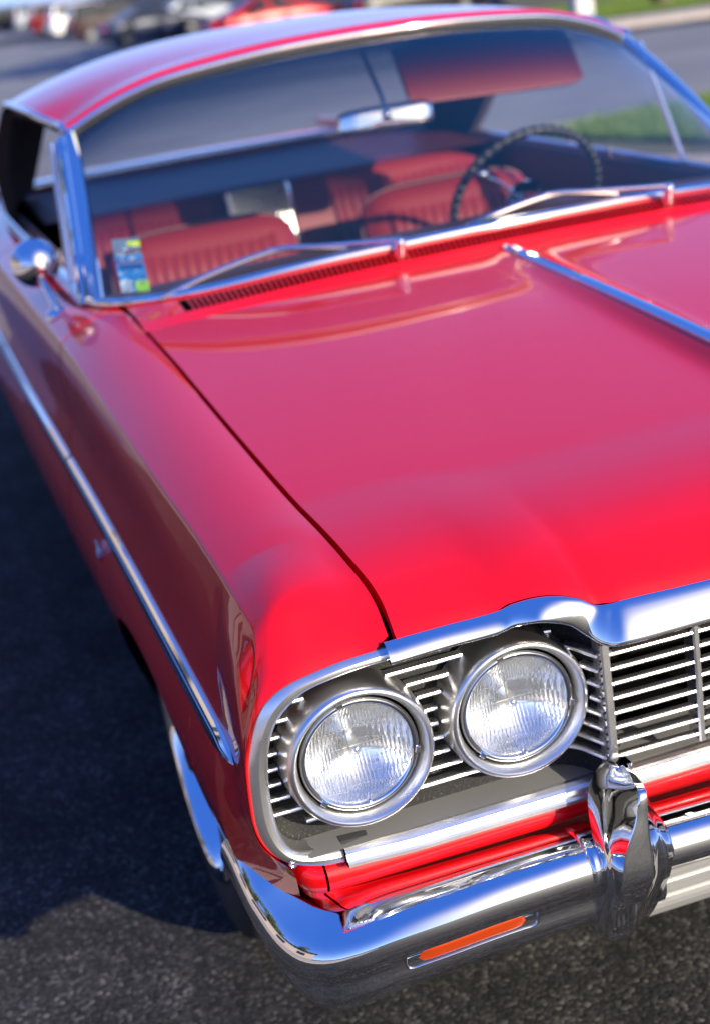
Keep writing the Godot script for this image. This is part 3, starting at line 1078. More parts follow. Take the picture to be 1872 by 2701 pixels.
func headlamps() -> void:
	var flute := Image.create(512, 512, false, Image.FORMAT_RGB8)   # relief of the pressed lens: fine upright flutes in blocks, a few level steps
	rng.seed = 7
	var shift := []
	for k in 8: shift.append([rng.randf() * TAU, rng.randf_range(0.75, 1.3), rng.randf_range(0.25, 1.0)])
	for y in 512:
		var b := int(y / 64.0)
		for x in 512:
			var cx := (x - 256) / 256.0
			var bl: Array = shift[b]
			var f := 0.5 + 0.5 * cos(x * 0.34 * bl[1] + bl[0])
			if absf(cx) < 0.2 and b in [2, 3]: f = 0.6
			var v: float = 0.5 + (f - 0.5) * bl[2] * (0.6 + 0.4 * absf(cx))
			var edge := fposmod(y + 10.0 * cx * cx * 1.6, 64.0)
			if edge < 5.0: v -= 0.35
			flute.set_pixel(x, y, Color(clampf(v, 0, 1), clampf(v, 0, 1), clampf(v, 0, 1)))
	var nm: Image = flute.duplicate()
	nm.bump_map_to_normal_map(7.0)
	var lens_mat: StandardMaterial3D = M["lamp glass"].duplicate()
	var refl: StandardMaterial3D = M["reflector silver"].duplicate()
	refl.normal_enabled = true
	refl.normal_texture = ImageTexture.create_from_image(nm)
	refl.normal_scale = 0.22
	var solid := mat("pressed lens glass", Color(0.97, 0.985, 0.99, 0.0), 0.0)
	solid.refraction_enabled = true
	solid.refraction_scale = 0.05
	var group := "headlamps of the red hardtop"
	for sd in [-1.0, 1.0]:
		for w in [[0.793, 0.681, -0.088, 1], [0.585, 0.6825, -0.090, 0]]:
			var c := Vector3(sd * w[0], w[1], w[2])
			var ax := Vector3(0, -0.02, 1).normalized()
			var root := Node3D.new()
			var k := 0
			while CAR.has_node("headlamp" if k == 0 else "headlamp_%03d" % k): k += 1
			root.name = "headlamp" if k == 0 else "headlamp_%03d" % k
			CAR.add_child(root)
			var g := Geo.new()   # deep outer ring
			lathe(g, [0.096, -0.052, 0.0955, -0.03, 0.0945, -0.014, 0.093, -0.005, 0.0912, 0.0005, 0.0885, 0.003, 0.086, 0.0028], c, ax, 64)
			lathe(g, [0.086, 0.0028, 0.0835, 0.0005, 0.0805, -0.006, 0.0785, -0.012, 0.078, -0.02], c, ax, 64)
			obj("outer_ring", g, M["satin ring"], root)
			g = Geo.new()
			lathe(g, [0.079, -0.018, 0.070, -0.019], c, ax, 48)
			obj("dark_gap", g, M["gap shadow black"], root)
			g = Geo.new()
			lathe(g, [0.0755, -0.019, 0.0755, -0.012, 0.0745, -0.0095, 0.0725, -0.0082, 0.070, -0.0085, 0.0675, -0.0102, 0.0665, -0.0125], c, ax, 64)
			for a in [0.6, 2.7, 4.9]:
				var q := c + Vector3(cos(a + 1.2) * 0.0732, sin(a + 1.2) * 0.0732, -0.008)
				box(g, q, Vector3(0.007, 0.009, 0.003), 0.001, Basis(Vector3.BACK, a + 1.2))
			obj("retaining_ring", g, M["chrome"], root)
			# bowl
			var bowl := Geo.new()
			var rows := []
			for a in 18:
				var r := 0.0668 * (1.0 - a / 17.0) + 0.002
				var row := PackedVector3Array()
				for j in 49:
					var an := TAU * j / 48
					row.append(c + Vector3(cos(an) * r, sin(an) * r, -0.055 + 0.040 * pow(r / 0.0668, 2.0)))
				rows.append(row)
			grid(bowl, rows, true, true)
			for q in bowl.v.size(): bowl.t[q] = Vector2((bowl.v[q].x - c.x) / 0.136 + 0.5, 0.5 - (bowl.v[q].y - c.y) / 0.136)
			obj("reflector", bowl, refl, root)
			g = Geo.new()
			lathe(g, [0.0, 0.014, 0.005, 0.013, 0.0085, 0.007, 0.009, -0.01, 0.009, -0.02], c + Vector3(0, 0, -0.036), Vector3(0, 0, 1), 20)
			obj("bulb_shield", g, M["worn chrome"], root)
			# lens: a domed disc
			var lens := Geo.new()
			rows = []
			for a in 14:
				var r := 0.0668 * a / 13.0 + 0.0002
				var row := PackedVector3Array()
				for j in 49:
					var an := TAU * j / 48
					row.append(c + Vector3(cos(an) * r, sin(an) * r, -0.0125 + 0.0135 * (1.0 - pow(r / 0.0668, 2.0))))
				rows.append(row)
			grid(lens, rows, false, true)
			for q in lens.v.size(): lens.t[q] = Vector2((lens.v[q].x - c.x) / 0.136 + 0.5, 0.5 - (lens.v[q].y - c.y) / 0.136)
			var ln := obj("lens", lens, lens_mat, root)
			# real pressed ribs on the lens, in blocks
			var rib := Geo.new()
			rng.seed = 40 + k
			for bnd in [[-0.060, -0.040, 0.0042, 1.0], [-0.040, -0.019, 0.0050, 0.9], [-0.019, 0.0, 0.0060, 0.75], [0.002, 0.021, 0.0085, 0.6], [0.021, 0.042, 0.0050, 0.8], [0.042, 0.061, 0.0038, 0.9]]:
				var x := -0.066
				while x < 0.066:
					if absf(x) > 0.012 or bnd[0] < -0.02 or bnd[0] > 0.03:
						var path := PackedVector3Array()
						for q in 4:
							var y: float = lerpf(bnd[0] + 0.0004, bnd[1] - 0.0004, q / 3.0)
							var r2 := (x * x + y * y) / (0.0668 * 0.0668)
							if r2 < 0.93: path.append(c + Vector3(x, y, -0.0125 + 0.0135 * (1.0 - r2)))
						if path.size() > 2 and rng.randf() < bnd[3]: tube(rib, path, 0.00085, 5, -1.0, Vector3.BACK, 0.8)
					x += bnd[2]
				var level := PackedVector3Array()
				for q in 21:
					var xx := lerpf(-0.064, 0.064, q / 20.0)
					var yy: float = bnd[0] - 0.010 * pow(xx / 0.064, 2.0)
					var r2 := (xx * xx + yy * yy) / (0.0668 * 0.0668)
					if r2 < 0.96: level.append(c + Vector3(xx, yy, -0.0122 + 0.0135 * (1.0 - r2)))
				if level.size() > 2: tube(rib, level, 0.0005, 5)
			obj("lens_ribs", rib, solid, ln).set_meta("kind", "stuff")
			g = Geo.new()
			lathe(g, [0.0, 0.004, 0.0032, 0.0025, 0.004, -0.001], c + Vector3(0.002, -0.0625, -0.0085), Vector3(0, 0, 1), 12)
			obj("aiming_nub", g, M["worn chrome"], ln)
			if w[3] == 1:
				var tm := TextMesh.new()
				var font := SystemFont.new()
				font.font_names = PackedStringArray(["Droid Sans"])
				tm.font = font
				tm.text = "HALOGEN"
				tm.font_size = 20
				tm.pixel_size = 0.00028
				tm.depth = 0.0004
				var o := put("lens_lettering", tm, M["worn chrome"], ln)
				o.position = c + Vector3(0.006, -0.006, 0.0013)

func valance() -> void:
	var g := Geo.new()
	var prof := [[0.532, -0.125], [0.528, -0.117], [0.522, -0.1115], [0.514, -0.1085], [0.505, -0.109], [0.497, -0.113], [0.490, -0.121], [0.484, -0.135], [0.44, -0.15]]
	var rows := []
	for q in prof:
		var pts := PackedVector3Array([Vector3(-0.853, q[0], q[1] - 0.004), Vector3(-0.74, q[0], q[1]), Vector3(-0.4, q[0], q[1] + 0.006), Vector3(0, q[0], q[1] + 0.008)])
		rows.append(sym(cr(pts, 20)))
	grid(g, rows)
	obj("front_valance", g, M["candy red paint"], CAR)
	var c := Geo.new()
	rows = []
	for q in prof:
		var s: float = (q[1] + 0.109) * 0.8
		rows.append(cr(PackedVector3Array([Vector3(-0.8565, q[0], q[1] - 0.004), Vector3(-0.874 - s * 0.2, q[0] + 0.001, -0.124 + s), Vector3(-0.887 - s * 0.6, q[0] + 0.002, -0.145 + s * 0.4), Vector3(-0.890 - s * 0.5, q[0] + 0.003, -0.185), Vector3(-0.880 - s * 0.5, q[0] + 0.003, -0.25)]), 16))
	grid(c, rows)
	both("valance_corner", c, M["candy red paint"], CAR)

const BPATH := [0.0, 0.0, 0.3, -0.006, 0.46, -0.015, 0.6, -0.028, 0.7, -0.046]
func bumper_path(n: int) -> PackedVector3Array:
	return cr(V([-0.44, 0, -0.012, -0.60, 0, -0.018, -0.72, 0, -0.026, -0.80, 0, -0.037, -0.85, 0, -0.050, -0.886, 0, -0.069, -0.913, 0, -0.100, -0.930, 0, -0.145, -0.939, 0, -0.205, -0.943, 0, -0.285, -0.944, 0, -0.375]), n)

const BPROF := [[-0.094, 0.489], [-0.08, 0.4955], [-0.062, 0.5005], [-0.046, 0.5020], [-0.032, 0.5005], [-0.021, 0.4965], [-0.012, 0.4905], [-0.005, 0.482], [-0.001, 0.472], [0.0, 0.462], [-0.002, 0.4525], [-0.006, 0.444], [-0.011, 0.437], [-0.0145, 0.430], [-0.0155, 0.4225], [-0.0145, 0.415], [-0.0145, 0.408], [-0.017, 0.399], [-0.023, 0.388], [-0.033, 0.378], [-0.046, 0.370], [-0.062, 0.365], [-0.08, 0.363]]

func bumper_pt(path: PackedVector3Array, k: int, o: float, y: float) -> Vector3:
	var n := path.size()
	var d := (path[mini(k + 1, n - 1)] - path[maxi(k - 1, 0)]).normalized()
	var out := Vector3(d.z, 0, -d.x)
	if out.z < 0 and out.x > 0: out = -out
	var t := k / (n - 1.0)
	var front := smoothstep(-0.085, -0.025, o)
	var sh := smoothstep(0.86, 1.0, t)
	o *= 1.0 - 0.35 * sh
	y = lerpf(y, 0.45 + (y - 0.45) * 0.85, sh) - pc([0.57, 0.0, 0.66, 0.004, 0.74, 0.012, 0.80, 0.020, 0.85, 0.032, 0.89, 0.042, 0.925, 0.048, 0.94, 0.047, 0.944, 0.034], -path[k].x) * lerpf(0.3, 1.0, maxf(front, 1.0 - smoothstep(0.40, 0.46, y)))
	return path[k] + out * o + Vector3(0, y, 0)

func bumper() -> void:
	var root := Node3D.new()
	root.name = "front_bumper"
	CAR.add_child(root)
	var path := bumper_path(64)
	var g := Geo.new()
	var rows := []
	for q in BPROF:
		var row := PackedVector3Array()
		for k in path.size(): row.append(bumper_pt(path, k, q[0], q[1]))
		rows.append(row)
	grid(g, rows)
	var en := column(rows, path.size() - 1)
	var en2 := PackedVector3Array()
	for p in en: en2.append(p + Vector3(0.004, 0, -0.002))
	fan(g, en)
	both("bumper_wing", g, M["chrome"], root)
	# middle bar with its bright top strip
	g = Geo.new()
	rows = []
	for q in [[-0.088, 0.489], [-0.072, 0.496], [-0.058, 0.499], [-0.044, 0.5], [-0.03, 0.498], [-0.019, 0.493], [-0.010, 0.486], [-0.004, 0.477], [-0.001, 0.467], [-0.001, 0.458], [-0.003, 0.449], [-0.008, 0.442], [-0.02, 0.438]]:
		var row := PackedVector3Array()
		for k in 31:
			var x := lerpf(-0.47, 0.47, k / 30.0)
			row.append(Vector3(x, q[1], -0.016 + 0.014 * (1 - pow(x / 0.47, 2)) + q[0]))
		rows.append(row)
	grid(g, rows, true)
	obj("bumper_middle", g, M["chrome"], root)
	# ribbed grey apron under it
	g = Geo.new()
	rows = []
	for q in [[0.448, -0.035], [0.432, -0.034], [0.430, -0.028], [0.424, -0.028], [0.422, -0.034], [0.407, -0.036], [0.405, -0.030], [0.399, -0.030], [0.397, -0.037], [0.382, -0.041], [0.380, -0.035], [0.374, -0.035], [0.372, -0.043], [0.357, -0.048], [0.35, -0.055], [0.345, -0.075]]:
		rows.append(PackedVector3Array([Vector3(-0.47, q[0], q[1] - 0.006), Vector3(-0.2, q[0], q[1]), Vector3(0, q[0], q[1] + 0.002), Vector3(0.2, q[0], q[1]), Vector3(0.47, q[0], q[1] - 0.006)]))
	for k in rows.size() - 1: grid(g, [rows[k], rows[k + 1]], true)
	obj("ribbed_apron", g, M["grey sill paint"], root)
	for sd in [-1.0, 1.0]:
		guard(root, sd)
		# amber parking lamp let into the lower face
		var lens := Geo.new()
		var rim := Geo.new()
		var lr := []
		var outer := PackedVector3Array()
		var n := path.size()
		var pts := []
		for k in n:
			if path[k].x < -0.617 and path[k].x > -0.787: pts.append(k)
		for q in [[0.4435, 0.001], [0.442, 0.004], [0.438, 0.0055], [0.432, 0.006], [0.426, 0.0055], [0.4225, 0.004], [0.421, 0.001]]:
			var row := PackedVector3Array()
			for k in pts:
				var o := pc([0.408, -0.0145, 0.415, -0.0145, 0.4225, -0.0155, 0.430, -0.0145, 0.437, -0.011, 0.444, -0.006], q[0])
				var e := minf((k - pts[0]) / 2.0, (pts[pts.size() - 1] - k) / 2.0)
				row.append(bumper_pt(path, k, o - 0.0025 + q[1] * clampf(e, 0.2, 1.0), q[0]))
			lr.append(row)
		grid(lens, lr)
		var loop := PackedVector3Array()
		for k in pts: loop.append(bumper_pt(path, k, -0.0075, 0.4445))
		loop.append(bumper_pt(path, pts[pts.size() - 1] + 1, -0.0105, 0.439).lerp(loop[loop.size() - 1], 0.4))
		loop.append(bumper_pt(path, pts[pts.size() - 1] + 1, -0.0135, 0.425).lerp(bumper_pt(path, pts[pts.size() - 1], -0.0155, 0.418), 0.4))
		for k in range(pts.size() - 1, -1, -1): loop.append(bumper_pt(path, pts[k], -0.0152, 0.4172))
		loop.append(bumper_pt(path, pts[0] - 1, -0.0135, 0.425).lerp(bumper_pt(path, pts[0], -0.0155, 0.418), 0.4))
		loop.append(bumper_pt(path, pts[0] - 1, -0.0105, 0.439).lerp(bumper_pt(path, pts[0], -0.0075, 0.4445), 0.4))
		loop.append(loop[0])
		tube(rim, cr(loop, 160), 0.0019, 8)
		if sd > 0:
			lens = mir(lens)
			rim = mir(rim)
		var am := obj("parking_lamp", lens, M["amber plastic"], root)
		obj("lamp_rim", rim, M["chrome"], am)

func guard(root: Node3D, sd: float) -> void:
	# [y, front left, front right, z front, base left, base right, z base]
	var secs := [[0.5965, -0.4785, -0.474, -0.034, -0.484, -0.466, -0.040], [0.5925, -0.481, -0.4725, -0.014, -0.491, -0.463, -0.046], [0.5885, -0.4855, -0.475, 0.0095, -0.493, -0.465, -0.050], [0.580, -0.4882, -0.4765, 0.0165, -0.500, -0.463, -0.054], [0.557, -0.4955, -0.479, 0.0195, -0.514, -0.453, -0.052], [0.535, -0.5065, -0.4805, 0.0225, -0.522, -0.447, -0.040], [0.510, -0.518, -0.480, 0.025, -0.529, -0.442, -0.02], [0.490, -0.5225, -0.480, 0.0265, -0.532, -0.440, -0.006], [0.470, -0.5255, -0.481, 0.0245, -0.533, -0.440, -0.002], [0.445, -0.529, -0.484, 0.014, -0.535, -0.444, -0.006], [0.43, -0.531, -0.486, 0.006, -0.536, -0.447, -0.012], [0.39, -0.531, -0.489, -0.012, -0.538, -0.453, -0.03], [0.37, -0.529, -0.491, -0.02, -0.536, -0.458, -0.04], [0.355, -0.522, -0.493, -0.028, -0.530, -0.465, -0.05], [0.347, -0.510, -0.496, -0.036, -0.518, -0.475, -0.056]]
	var cx := -0.487
	var f := []
	var l := []
	var r := []
	var b := []
	for s in secs:
		f.append(PackedVector3Array([Vector3(s[1], s[0], s[3] - 0.002), Vector3(lerpf(s[1], s[2], 0.12), s[0], s[3]), Vector3(lerpf(s[1], s[2], 0.88), s[0], s[3]), Vector3(s[2], s[0], s[3] - 0.002)]))
		for w in [[-1.0, l, s[1], s[4]], [1.0, r, s[2], s[5]]]:
			var a := Vector3(w[2], s[0], s[3] - 0.002)
			var e := Vector3(w[3], s[0], s[6])
			var m := a.lerp(e, 0.5) + Vector3(-w[0] * 0.006, 0, -0.008)
			w[1].append(PackedVector3Array([a, a.bezier_interpolate(a.lerp(m, 0.6), e.lerp(m, 0.6), e, 0.25), a.bezier_interpolate(a.lerp(m, 0.6), e.lerp(m, 0.6), e, 0.5), a.bezier_interpolate(a.lerp(m, 0.6), e.lerp(m, 0.6), e, 0.75), e, e + Vector3(0, 0, -0.02)]))
		b.append(PackedVector3Array([Vector3(s[5], s[0], s[6] - 0.02), Vector3(s[4], s[0], s[6] - 0.02)]))
	var g := Geo.new()
	grid(g, smooth_rows(f))
	grid(g, smooth_rows(l))
	grid(g, smooth_rows(r))
	grid(g, smooth_rows(b))
	# collar that grips the bumper bars on both sides
	for w in [-1.0, 1.0]:
		var rows := []
		for x in [0.030, 0.034, 0.050, 0.0565, 0.058]:
			var grow := 0.0035 if x < 0.055 else (0.002 if x < 0.0575 else -0.004)
			var row := PackedVector3Array()
			for q in BPROF.slice(0, 14): row.append(Vector3(cx + w * x, q[1] + grow, -0.017 + q[0] + grow))
			rows.append(row)
		grid(g, rows)
	if sd > 0: g = mir(g)
	obj("bumper_guard", g, M["chrome"], root)

func smooth_rows(rows: Array) -> Array:   # three times as many rows, on smooth curves through the given ones
	var c: int = rows[0].size()
	var o := []
	for k in rows.size() * 3: o.append(PackedVector3Array())
	for j in c:
		var col := cr(column(rows, j), rows.size() * 3)
		for k in col.size(): o[k].append(col[k])
	return o

func wheel_geo() -> Array:   # tyre, white band, rim, hub; axle along x, outside at -x
	var ax := Vector3.LEFT
	var t := Geo.new()
	lathe(t, [0.20, -0.09, 0.27, -0.105, 0.318, -0.095, 0.333, -0.07, 0.336, 0.0, 0.333, 0.07, 0.318, 0.095, 0.29, 0.106, 0.262, 0.1095, 0.24, 0.107, 0.224, 0.10, 0.215, 0.085], Vector3.ZERO, ax, 56)
	var w := Geo.new()
	lathe(w, [0.262, 0.1085, 0.261, 0.1105, 0.252, 0.111, 0.243, 0.1105, 0.242, 0.1080], Vector3.ZERO, ax, 56)
	var r := Geo.new()
	lathe(r, [0.226, 0.102, 0.224, 0.110, 0.218, 0.113, 0.208, 0.111, 0.203, 0.10, 0.192, 0.062, 0.182, 0.02, 0.15, 0.01, 0.11, 0.032, 0.085, 0.045, 0.078, 0.05], Vector3.ZERO, ax, 56)
	for k in 20:
		var a := TAU * k / 20
		var p := Vector3(-0.04, cos(a) * 0.085, sin(a) * 0.085)
		var q := Vector3(-0.050, cos(a + 0.1) * 0.19, sin(a + 0.1) * 0.19)
		tube(r, PackedVector3Array([p, q]), 0.004, 6, -1.0, Vector3.RIGHT)
	var h := Geo.new()
	lathe(h, [0.078, 0.03, 0.078, 0.06, 0.07, 0.075, 0.045, 0.085, 0.04, 0.105, 0.022, 0.115, 0.0, 0.117], Vector3.ZERO, ax, 32)
	return [t, w, r, h]

func wheels() -> void:
	var parts := wheel_geo()
	var ms := []
	for g in parts: ms.append(mesh(g))
	for q in [[-0.79, -0.86], [0.79, -0.86], [-0.71, -3.77], [0.71, -3.77]]:
		var root := Node3D.new()
		var k := 0
		while CAR.has_node("wheel" if k == 0 else "wheel_%03d" % k): k += 1
		root.name = "wheel" if k == 0 else "wheel_%03d" % k
		CAR.add_child(root)
		root.position = Vector3(q[0], 0.336, q[1])
		root.rotation.y = PI if q[0] > 0 else 0.0
		put("tyre", ms[0], M["black rubber"], root)
		put("rim", ms[2], M["chrome"], root)
		put("hub", ms[3], M["chrome"], root)
	# floor pan, wheel housings and bulkhead, so that no daylight leaks in
	var g := Geo.new()
	box(g, Vector3(0, 0.27, -2.75), Vector3(1.66, 0.06, 4.5))
	box(g, Vector3(0, 0.55, -0.84), Vector3(1.30, 0.55, 0.95))
	box(g, Vector3(0, 0.60, -1.42), Vector3(1.62, 0.62, 0.04))
	box(g, Vector3(0, 0.60, -4.2), Vector3(1.3, 0.5, 1.5))
	box(g, Vector3(0, 0.60, -3.40), Vector3(1.62, 0.62, 0.04))
	for s in [-1.0, 1.0]:
		box(g, Vector3(s * 0.74, 0.74, -0.86), Vector3(0.26, 0.02, 0.9))
		box(g, Vector3(s * 0.80, 0.55, -0.37), Vector3(0.16, 0.42, 0.02))
	obj("underbody", g, M["gap shadow black"], CAR)

func seat(cx: float, hw: float, ytop: float, z: float, called: String, inserts: Array) -> void:
	var root := Node3D.new()
	root.name = called
	var k := 0
	while CAR.has_node(NodePath(root.name)):
		k += 1
		root.name = "%s_%03d" % [called, k]
	CAR.add_child(root)
	var ybot := 0.46
	var g := Geo.new()
	var rows := []
	var prof := [[0.0, 0.06], [0.2, 0.075], [0.55, 0.065], [0.8, 0.045], [0.93, 0.03], [0.985, 0.005], [1.0, -0.035], [0.985, -0.075], [0.93, -0.095], [0.6, -0.11], [0.0, -0.12]]
	for q in prof:
		var row := PackedVector3Array()
		for j in 33:
			var u := j / 16.0 - 1.0
			var e := pow(absf(u), 7.0)
			var y: float = lerpf(ybot, ytop, q[0])
			var lean: float = -(y - ybot) * 0.30
			row.append(Vector3(cx + hw * u * (1.0 - 0.03 * q[0]), y - e * 0.05 * q[0], z + lean + q[1] * (1.0 - 0.75 * e)))
		rows.append(row)
	grid(g, rows, true)
	for e in [0, 32]: fan(g, column(rows, e), e == 0)
	obj("backrest", g, M["red vinyl"], root)
	for n in inserts:
		var r := Geo.new()
		var w: float = n[1] - n[0]
		var ribs := int(w / 0.029)
		rows = []
		for a in 12:
			var v: float = lerpf(n[2], n[3], a / 11.0)
			var row := PackedVector3Array()
			for j in ribs * 8 + 1:
				var x: float = n[0] + w * j / (ribs * 8.0)
				var y: float = lerpf(ybot, ytop, v)
				var edge: float = minf(minf(x - n[0], n[1] - x) / 0.012, minf(v - n[2], n[3] - v) * (ytop - ybot) / 0.01)
				var bump: float = 0.010 * pow(absf(sin(PI * ribs * (x - n[0]) / w)), 0.55)
				row.append(Vector3(x, y, z - (y - ybot) * 0.30 + pc([0.0, 0.06, 0.2, 0.075, 0.55, 0.065, 0.8, 0.045, 0.93, 0.03], v) + 0.003 + bump * clampf(edge, 0.0, 1.0) - 0.008 * (1.0 - clampf(edge, 0.0, 1.0))))
			rows.append(row)
		grid(r, rows)
		obj("ribbed_insert", r, M["red vinyl"], root)
	var c := Geo.new()   # cushion
	rows = []
	for q in [[0.10, 0.30], [0.10, 0.44], [0.05, 0.475], [-0.05, 0.485], [-0.3, 0.48], [-0.46, 0.475], [-0.51, 0.45], [-0.52, 0.3]]:
		var row := PackedVector3Array()
		for j in 25:
			var u := j / 12.0 - 1.0
			row.append(Vector3(cx + hw * u, q[1] - 0.03 * pow(absf(u), 6.0), z - q[0]))
		rows.append(row)
	grid(c, rows)
	for e in [0, 24]: fan(c, column(rows, e), e > 0)
	obj("cushion", c, M["red vinyl"], root)

func interior() -> void:
	seat(-0.36, 0.265, 0.945, -2.50, "front_seat", [[-0.56, -0.16, 0.30, 0.90]])
	seat(0.36, 0.265, 0.945, -2.50, "front_seat", [[0.16, 0.56, 0.30, 0.90]])
	seat(0.0, 0.70, 0.962, -3.02, "rear_seat", [[-0.64, -0.15, 0.42, 0.90], [0.15, 0.64, 0.42, 0.90]])
	# bright piping round the front seats
	for sd in [-1.0, 1.0]:
		var pp := Geo.new()
		tube(pp, cr(V([-0.628, 0.50, -2.53, -0.63, 0.75, -2.61, -0.615, 0.885, -2.655, -0.55, 0.938, -2.665, -0.36, 0.946, -2.668, -0.17, 0.938, -2.665, -0.105, 0.885, -2.655, -0.09, 0.75, -2.61, -0.092, 0.5, -2.53]), 50), 0.006, 6)
		if sd > 0: pp = mir(pp)
		obj("seat_piping", pp, M["dark red vinyl"], CAR)
	# speaker in the middle of the rear seat
	var sp := Geo.new()
	box(sp, Vector3(-0.085, 0.868, -3.045), Vector3(0.20, 0.20, 0.05), 0.012, Basis(Vector3.RIGHT, -0.29))
	var spk := obj("rear_speaker", sp, M["worn chrome"], CAR)
	sp = Geo.new()
	for a in 9:
		for b in 9:
			var p := Vector3(-0.085, 0.868, -3.045) + Basis(Vector3.RIGHT, -0.29) * Vector3(-0.072 + 0.018 * a, -0.072 + 0.018 * b, 0.026)
			lathe(sp, [0.0065, -0.001, 0.005, 0.002, 0.0, 0.003], p, Vector3(0, 0.28, 1), 8)
	obj("speaker_grille", sp, M["black enamel"], spk).set_meta("kind", "stuff")
	# dashboard
	var g := Geo.new()
	var rows := []
	for q in [[0.0, 0.0], [0.06, 0.004], [0.6, 0.0], [0.85, -0.008], [0.95, -0.02], [1.0, -0.045], [0.99, -0.08], [0.93, -0.12], [0.9, -0.28]]:
		var row := PackedVector3Array()
		for k in 41:
			var u := k / 20.0 - 1.0
			var f := Vector3(u * 0.775, 0.972 - 0.012 * u * u, -1.465 - 0.22 * pow(absf(u), 3.0))
			var b := Vector3(u * 0.765, 0.965 - 0.02 * u * u, -1.97)
			var p: Vector3 = f.lerp(b, q[0])
			var hump := exp(-pow((p.x - 0.37) / 0.2, 2.0)) * 0.012
			row.append(p + Vector3(0, q[1] + hump, 0))
		rows.append(row)
	grid(g, rows)
	obj("dashboard", g, M["dark red vinyl"], CAR)
	# steering wheel
	var root := Node3D.new()
	root.name = "steering_wheel"
	CAR.add_child(root)
	root.position = Vector3(0.345, 0.945, -2.05)
	root.rotation.x = 0.45
	var ring := PackedVector3Array()
	for k in 65: ring.append(Vector3(cos(TAU * k / 64) * 0.195, sin(TAU * k / 64) * 0.195, 0))
	g = Geo.new()
	tube(g, ring, 0.0105, 10, -1.0, Vector3.BACK)
	for k in 48:   # finger grips
		var a := TAU * k / 48
		lathe(g, [0.0, 0.0128, 0.006, 0.011, 0.0125, 0.004, 0.0128, 0.0, 0.0125, -0.004, 0.006, -0.011, 0.0, -0.0128], Vector3(cos(a) * 0.195, sin(a) * 0.195, 0), Vector3(-sin(a), cos(a), 0), 10)
	obj("wheel_rim", g, M["black enamel"], root)
	g = Geo.new()
	for s in [-1.0, 1.0]: tube(g, PackedVector3Array([Vector3(0, -0.02, 0.03), Vector3(s * 0.10, -0.03, 0.015), Vector3(s * 0.19, -0.035, 0)]), 0.011, 8, -1.0, Vector3.BACK)
	var horn := PackedVector3Array()
	for k in 33: horn.append(Vector3(cos(PI + PI * k / 32) * 0.12, sin(PI + PI * k / 32) * 0.12, 0.012))
	tube(g, horn, 0.004, 8, -1.0, Vector3.BACK)
	lathe(g, [0.0, 0.03, 0.03, 0.026, 0.045, 0.012, 0.05, 0.0], Vector3(0, 0, -0.01), Vector3.FORWARD, 24)
	obj("horn_ring", g, M["chrome"], root)
	g = Geo.new()
	tube(g, PackedVector3Array([Vector3(0, 0, 0.02), Vector3(0, 0, 0.5)]), 0.035, 16)
	obj("column", g, M["dark red vinyl"], root)
	g = Geo.new()
	tube(g, PackedVector3Array([Vector3(0, 0, 0.06), Vector3(-0.10, 0.10, 0.05), Vector3(-0.14, 0.125, 0.045)]), 0.004, 8)
	lathe(g, [0.0, 0.016, 0.008, 0.013, 0.012, 0.0, 0.008, -0.01, 0.0, -0.012], Vector3(-0.145, 0.13, 0.044), Vector3(-1, 0.4, 0), 12)
	obj("gear_lever", g, M["chrome"], root)
	# inner door linings with their sills
	g = Geo.new()
	rows = []
	for q in [[0.94, -0.80], [0.952, -0.785], [0.955, -0.765], [0.945, -0.75], [0.80, -0.74], [0.6, -0.735], [0.3, -0.74]]:
		var row := PackedVector3Array()
		for k in 13: row.append(Vector3(q[1], q[0], lerpf(-1.70, -3.55, k / 12.0)))
		rows.append(row)
	grid(g, rows)
	for d in both("door_lining", g, M["dark red vinyl"], CAR):
		var s := 1.0 if d.name == "door_lining" else -1.0
		var t := Geo.new()
		blade(t, PackedVector3Array([Vector3(-0.795 * s, 0.955, -1.74), Vector3(-0.80 * s, 0.957, -2.5), Vector3(-0.798 * s, 0.957, -3.5)]), [-0.010, -0.004, -0.010, 0.005, 0.0, 0.009, 0.010, 0.005, 0.010, -0.004])
		obj("window_sill", t, M["chrome"], d)
		t = Geo.new()
		tube(t, PackedVector3Array([Vector3(-0.772 * s, 0.95, -2.42), Vector3(-0.772 * s, 0.985, -2.42)]), 0.006, 8)
		obj("lock_knob", t, M["chrome"], d)
	# parcel shelf
	g = Geo.new()
	quad(g, Vector3(-0.72, 0.975, -3.78), Vector3(0.72, 0.975, -3.78), Vector3(0.72, 0.955, -3.15), Vector3(-0.72, 0.955, -3.15))
	obj("parcel_shelf", g, M["dark red vinyl"], CAR)
	g = Geo.new()
	box(g, Vector3(0, 0.31, -2.5), Vector3(1.5, 0.02, 2.0))
	obj("carpet", g, M["dark carpet"], CAR)
	# mirror inside the windscreen
	root = Node3D.new()
	root.name = "rear_view_mirror"
	CAR.add_child(root)
	root.position = Vector3(-0.004, 1.205, -2.02)
	root.rotation = Vector3(-0.12, -0.12, 0.0)
	g = Geo.new()
	rows = []
	for q in [[0.0, 0.016], [0.6, 0.015], [0.86, 0.011], [1.0, 0.002], [1.0, -0.006]]:
		var row := PackedVector3Array()
		for k in 49:
			var a := TAU * k / 48
			var cx := signf(cos(a)) * pow(absf(cos(a)), 0.4) * 0.115
			var cy := signf(sin(a)) * pow(absf(sin(a)), 0.4) * 0.03
			row.append(Vector3(cx * q[0], cy * q[0], q[1]))
		rows.append(row)
	grid(g, rows, true, true)
	obj("mirror_case", g, M["mirror silver"], root)
	g = Geo.new()
	tube(g, PackedVector3Array([Vector3(0, 0.0, 0.01), Vector3(-0.002, 0.05, 0.0), Vector3(-0.012, 0.16, -0.10)]), 0.006, 8)
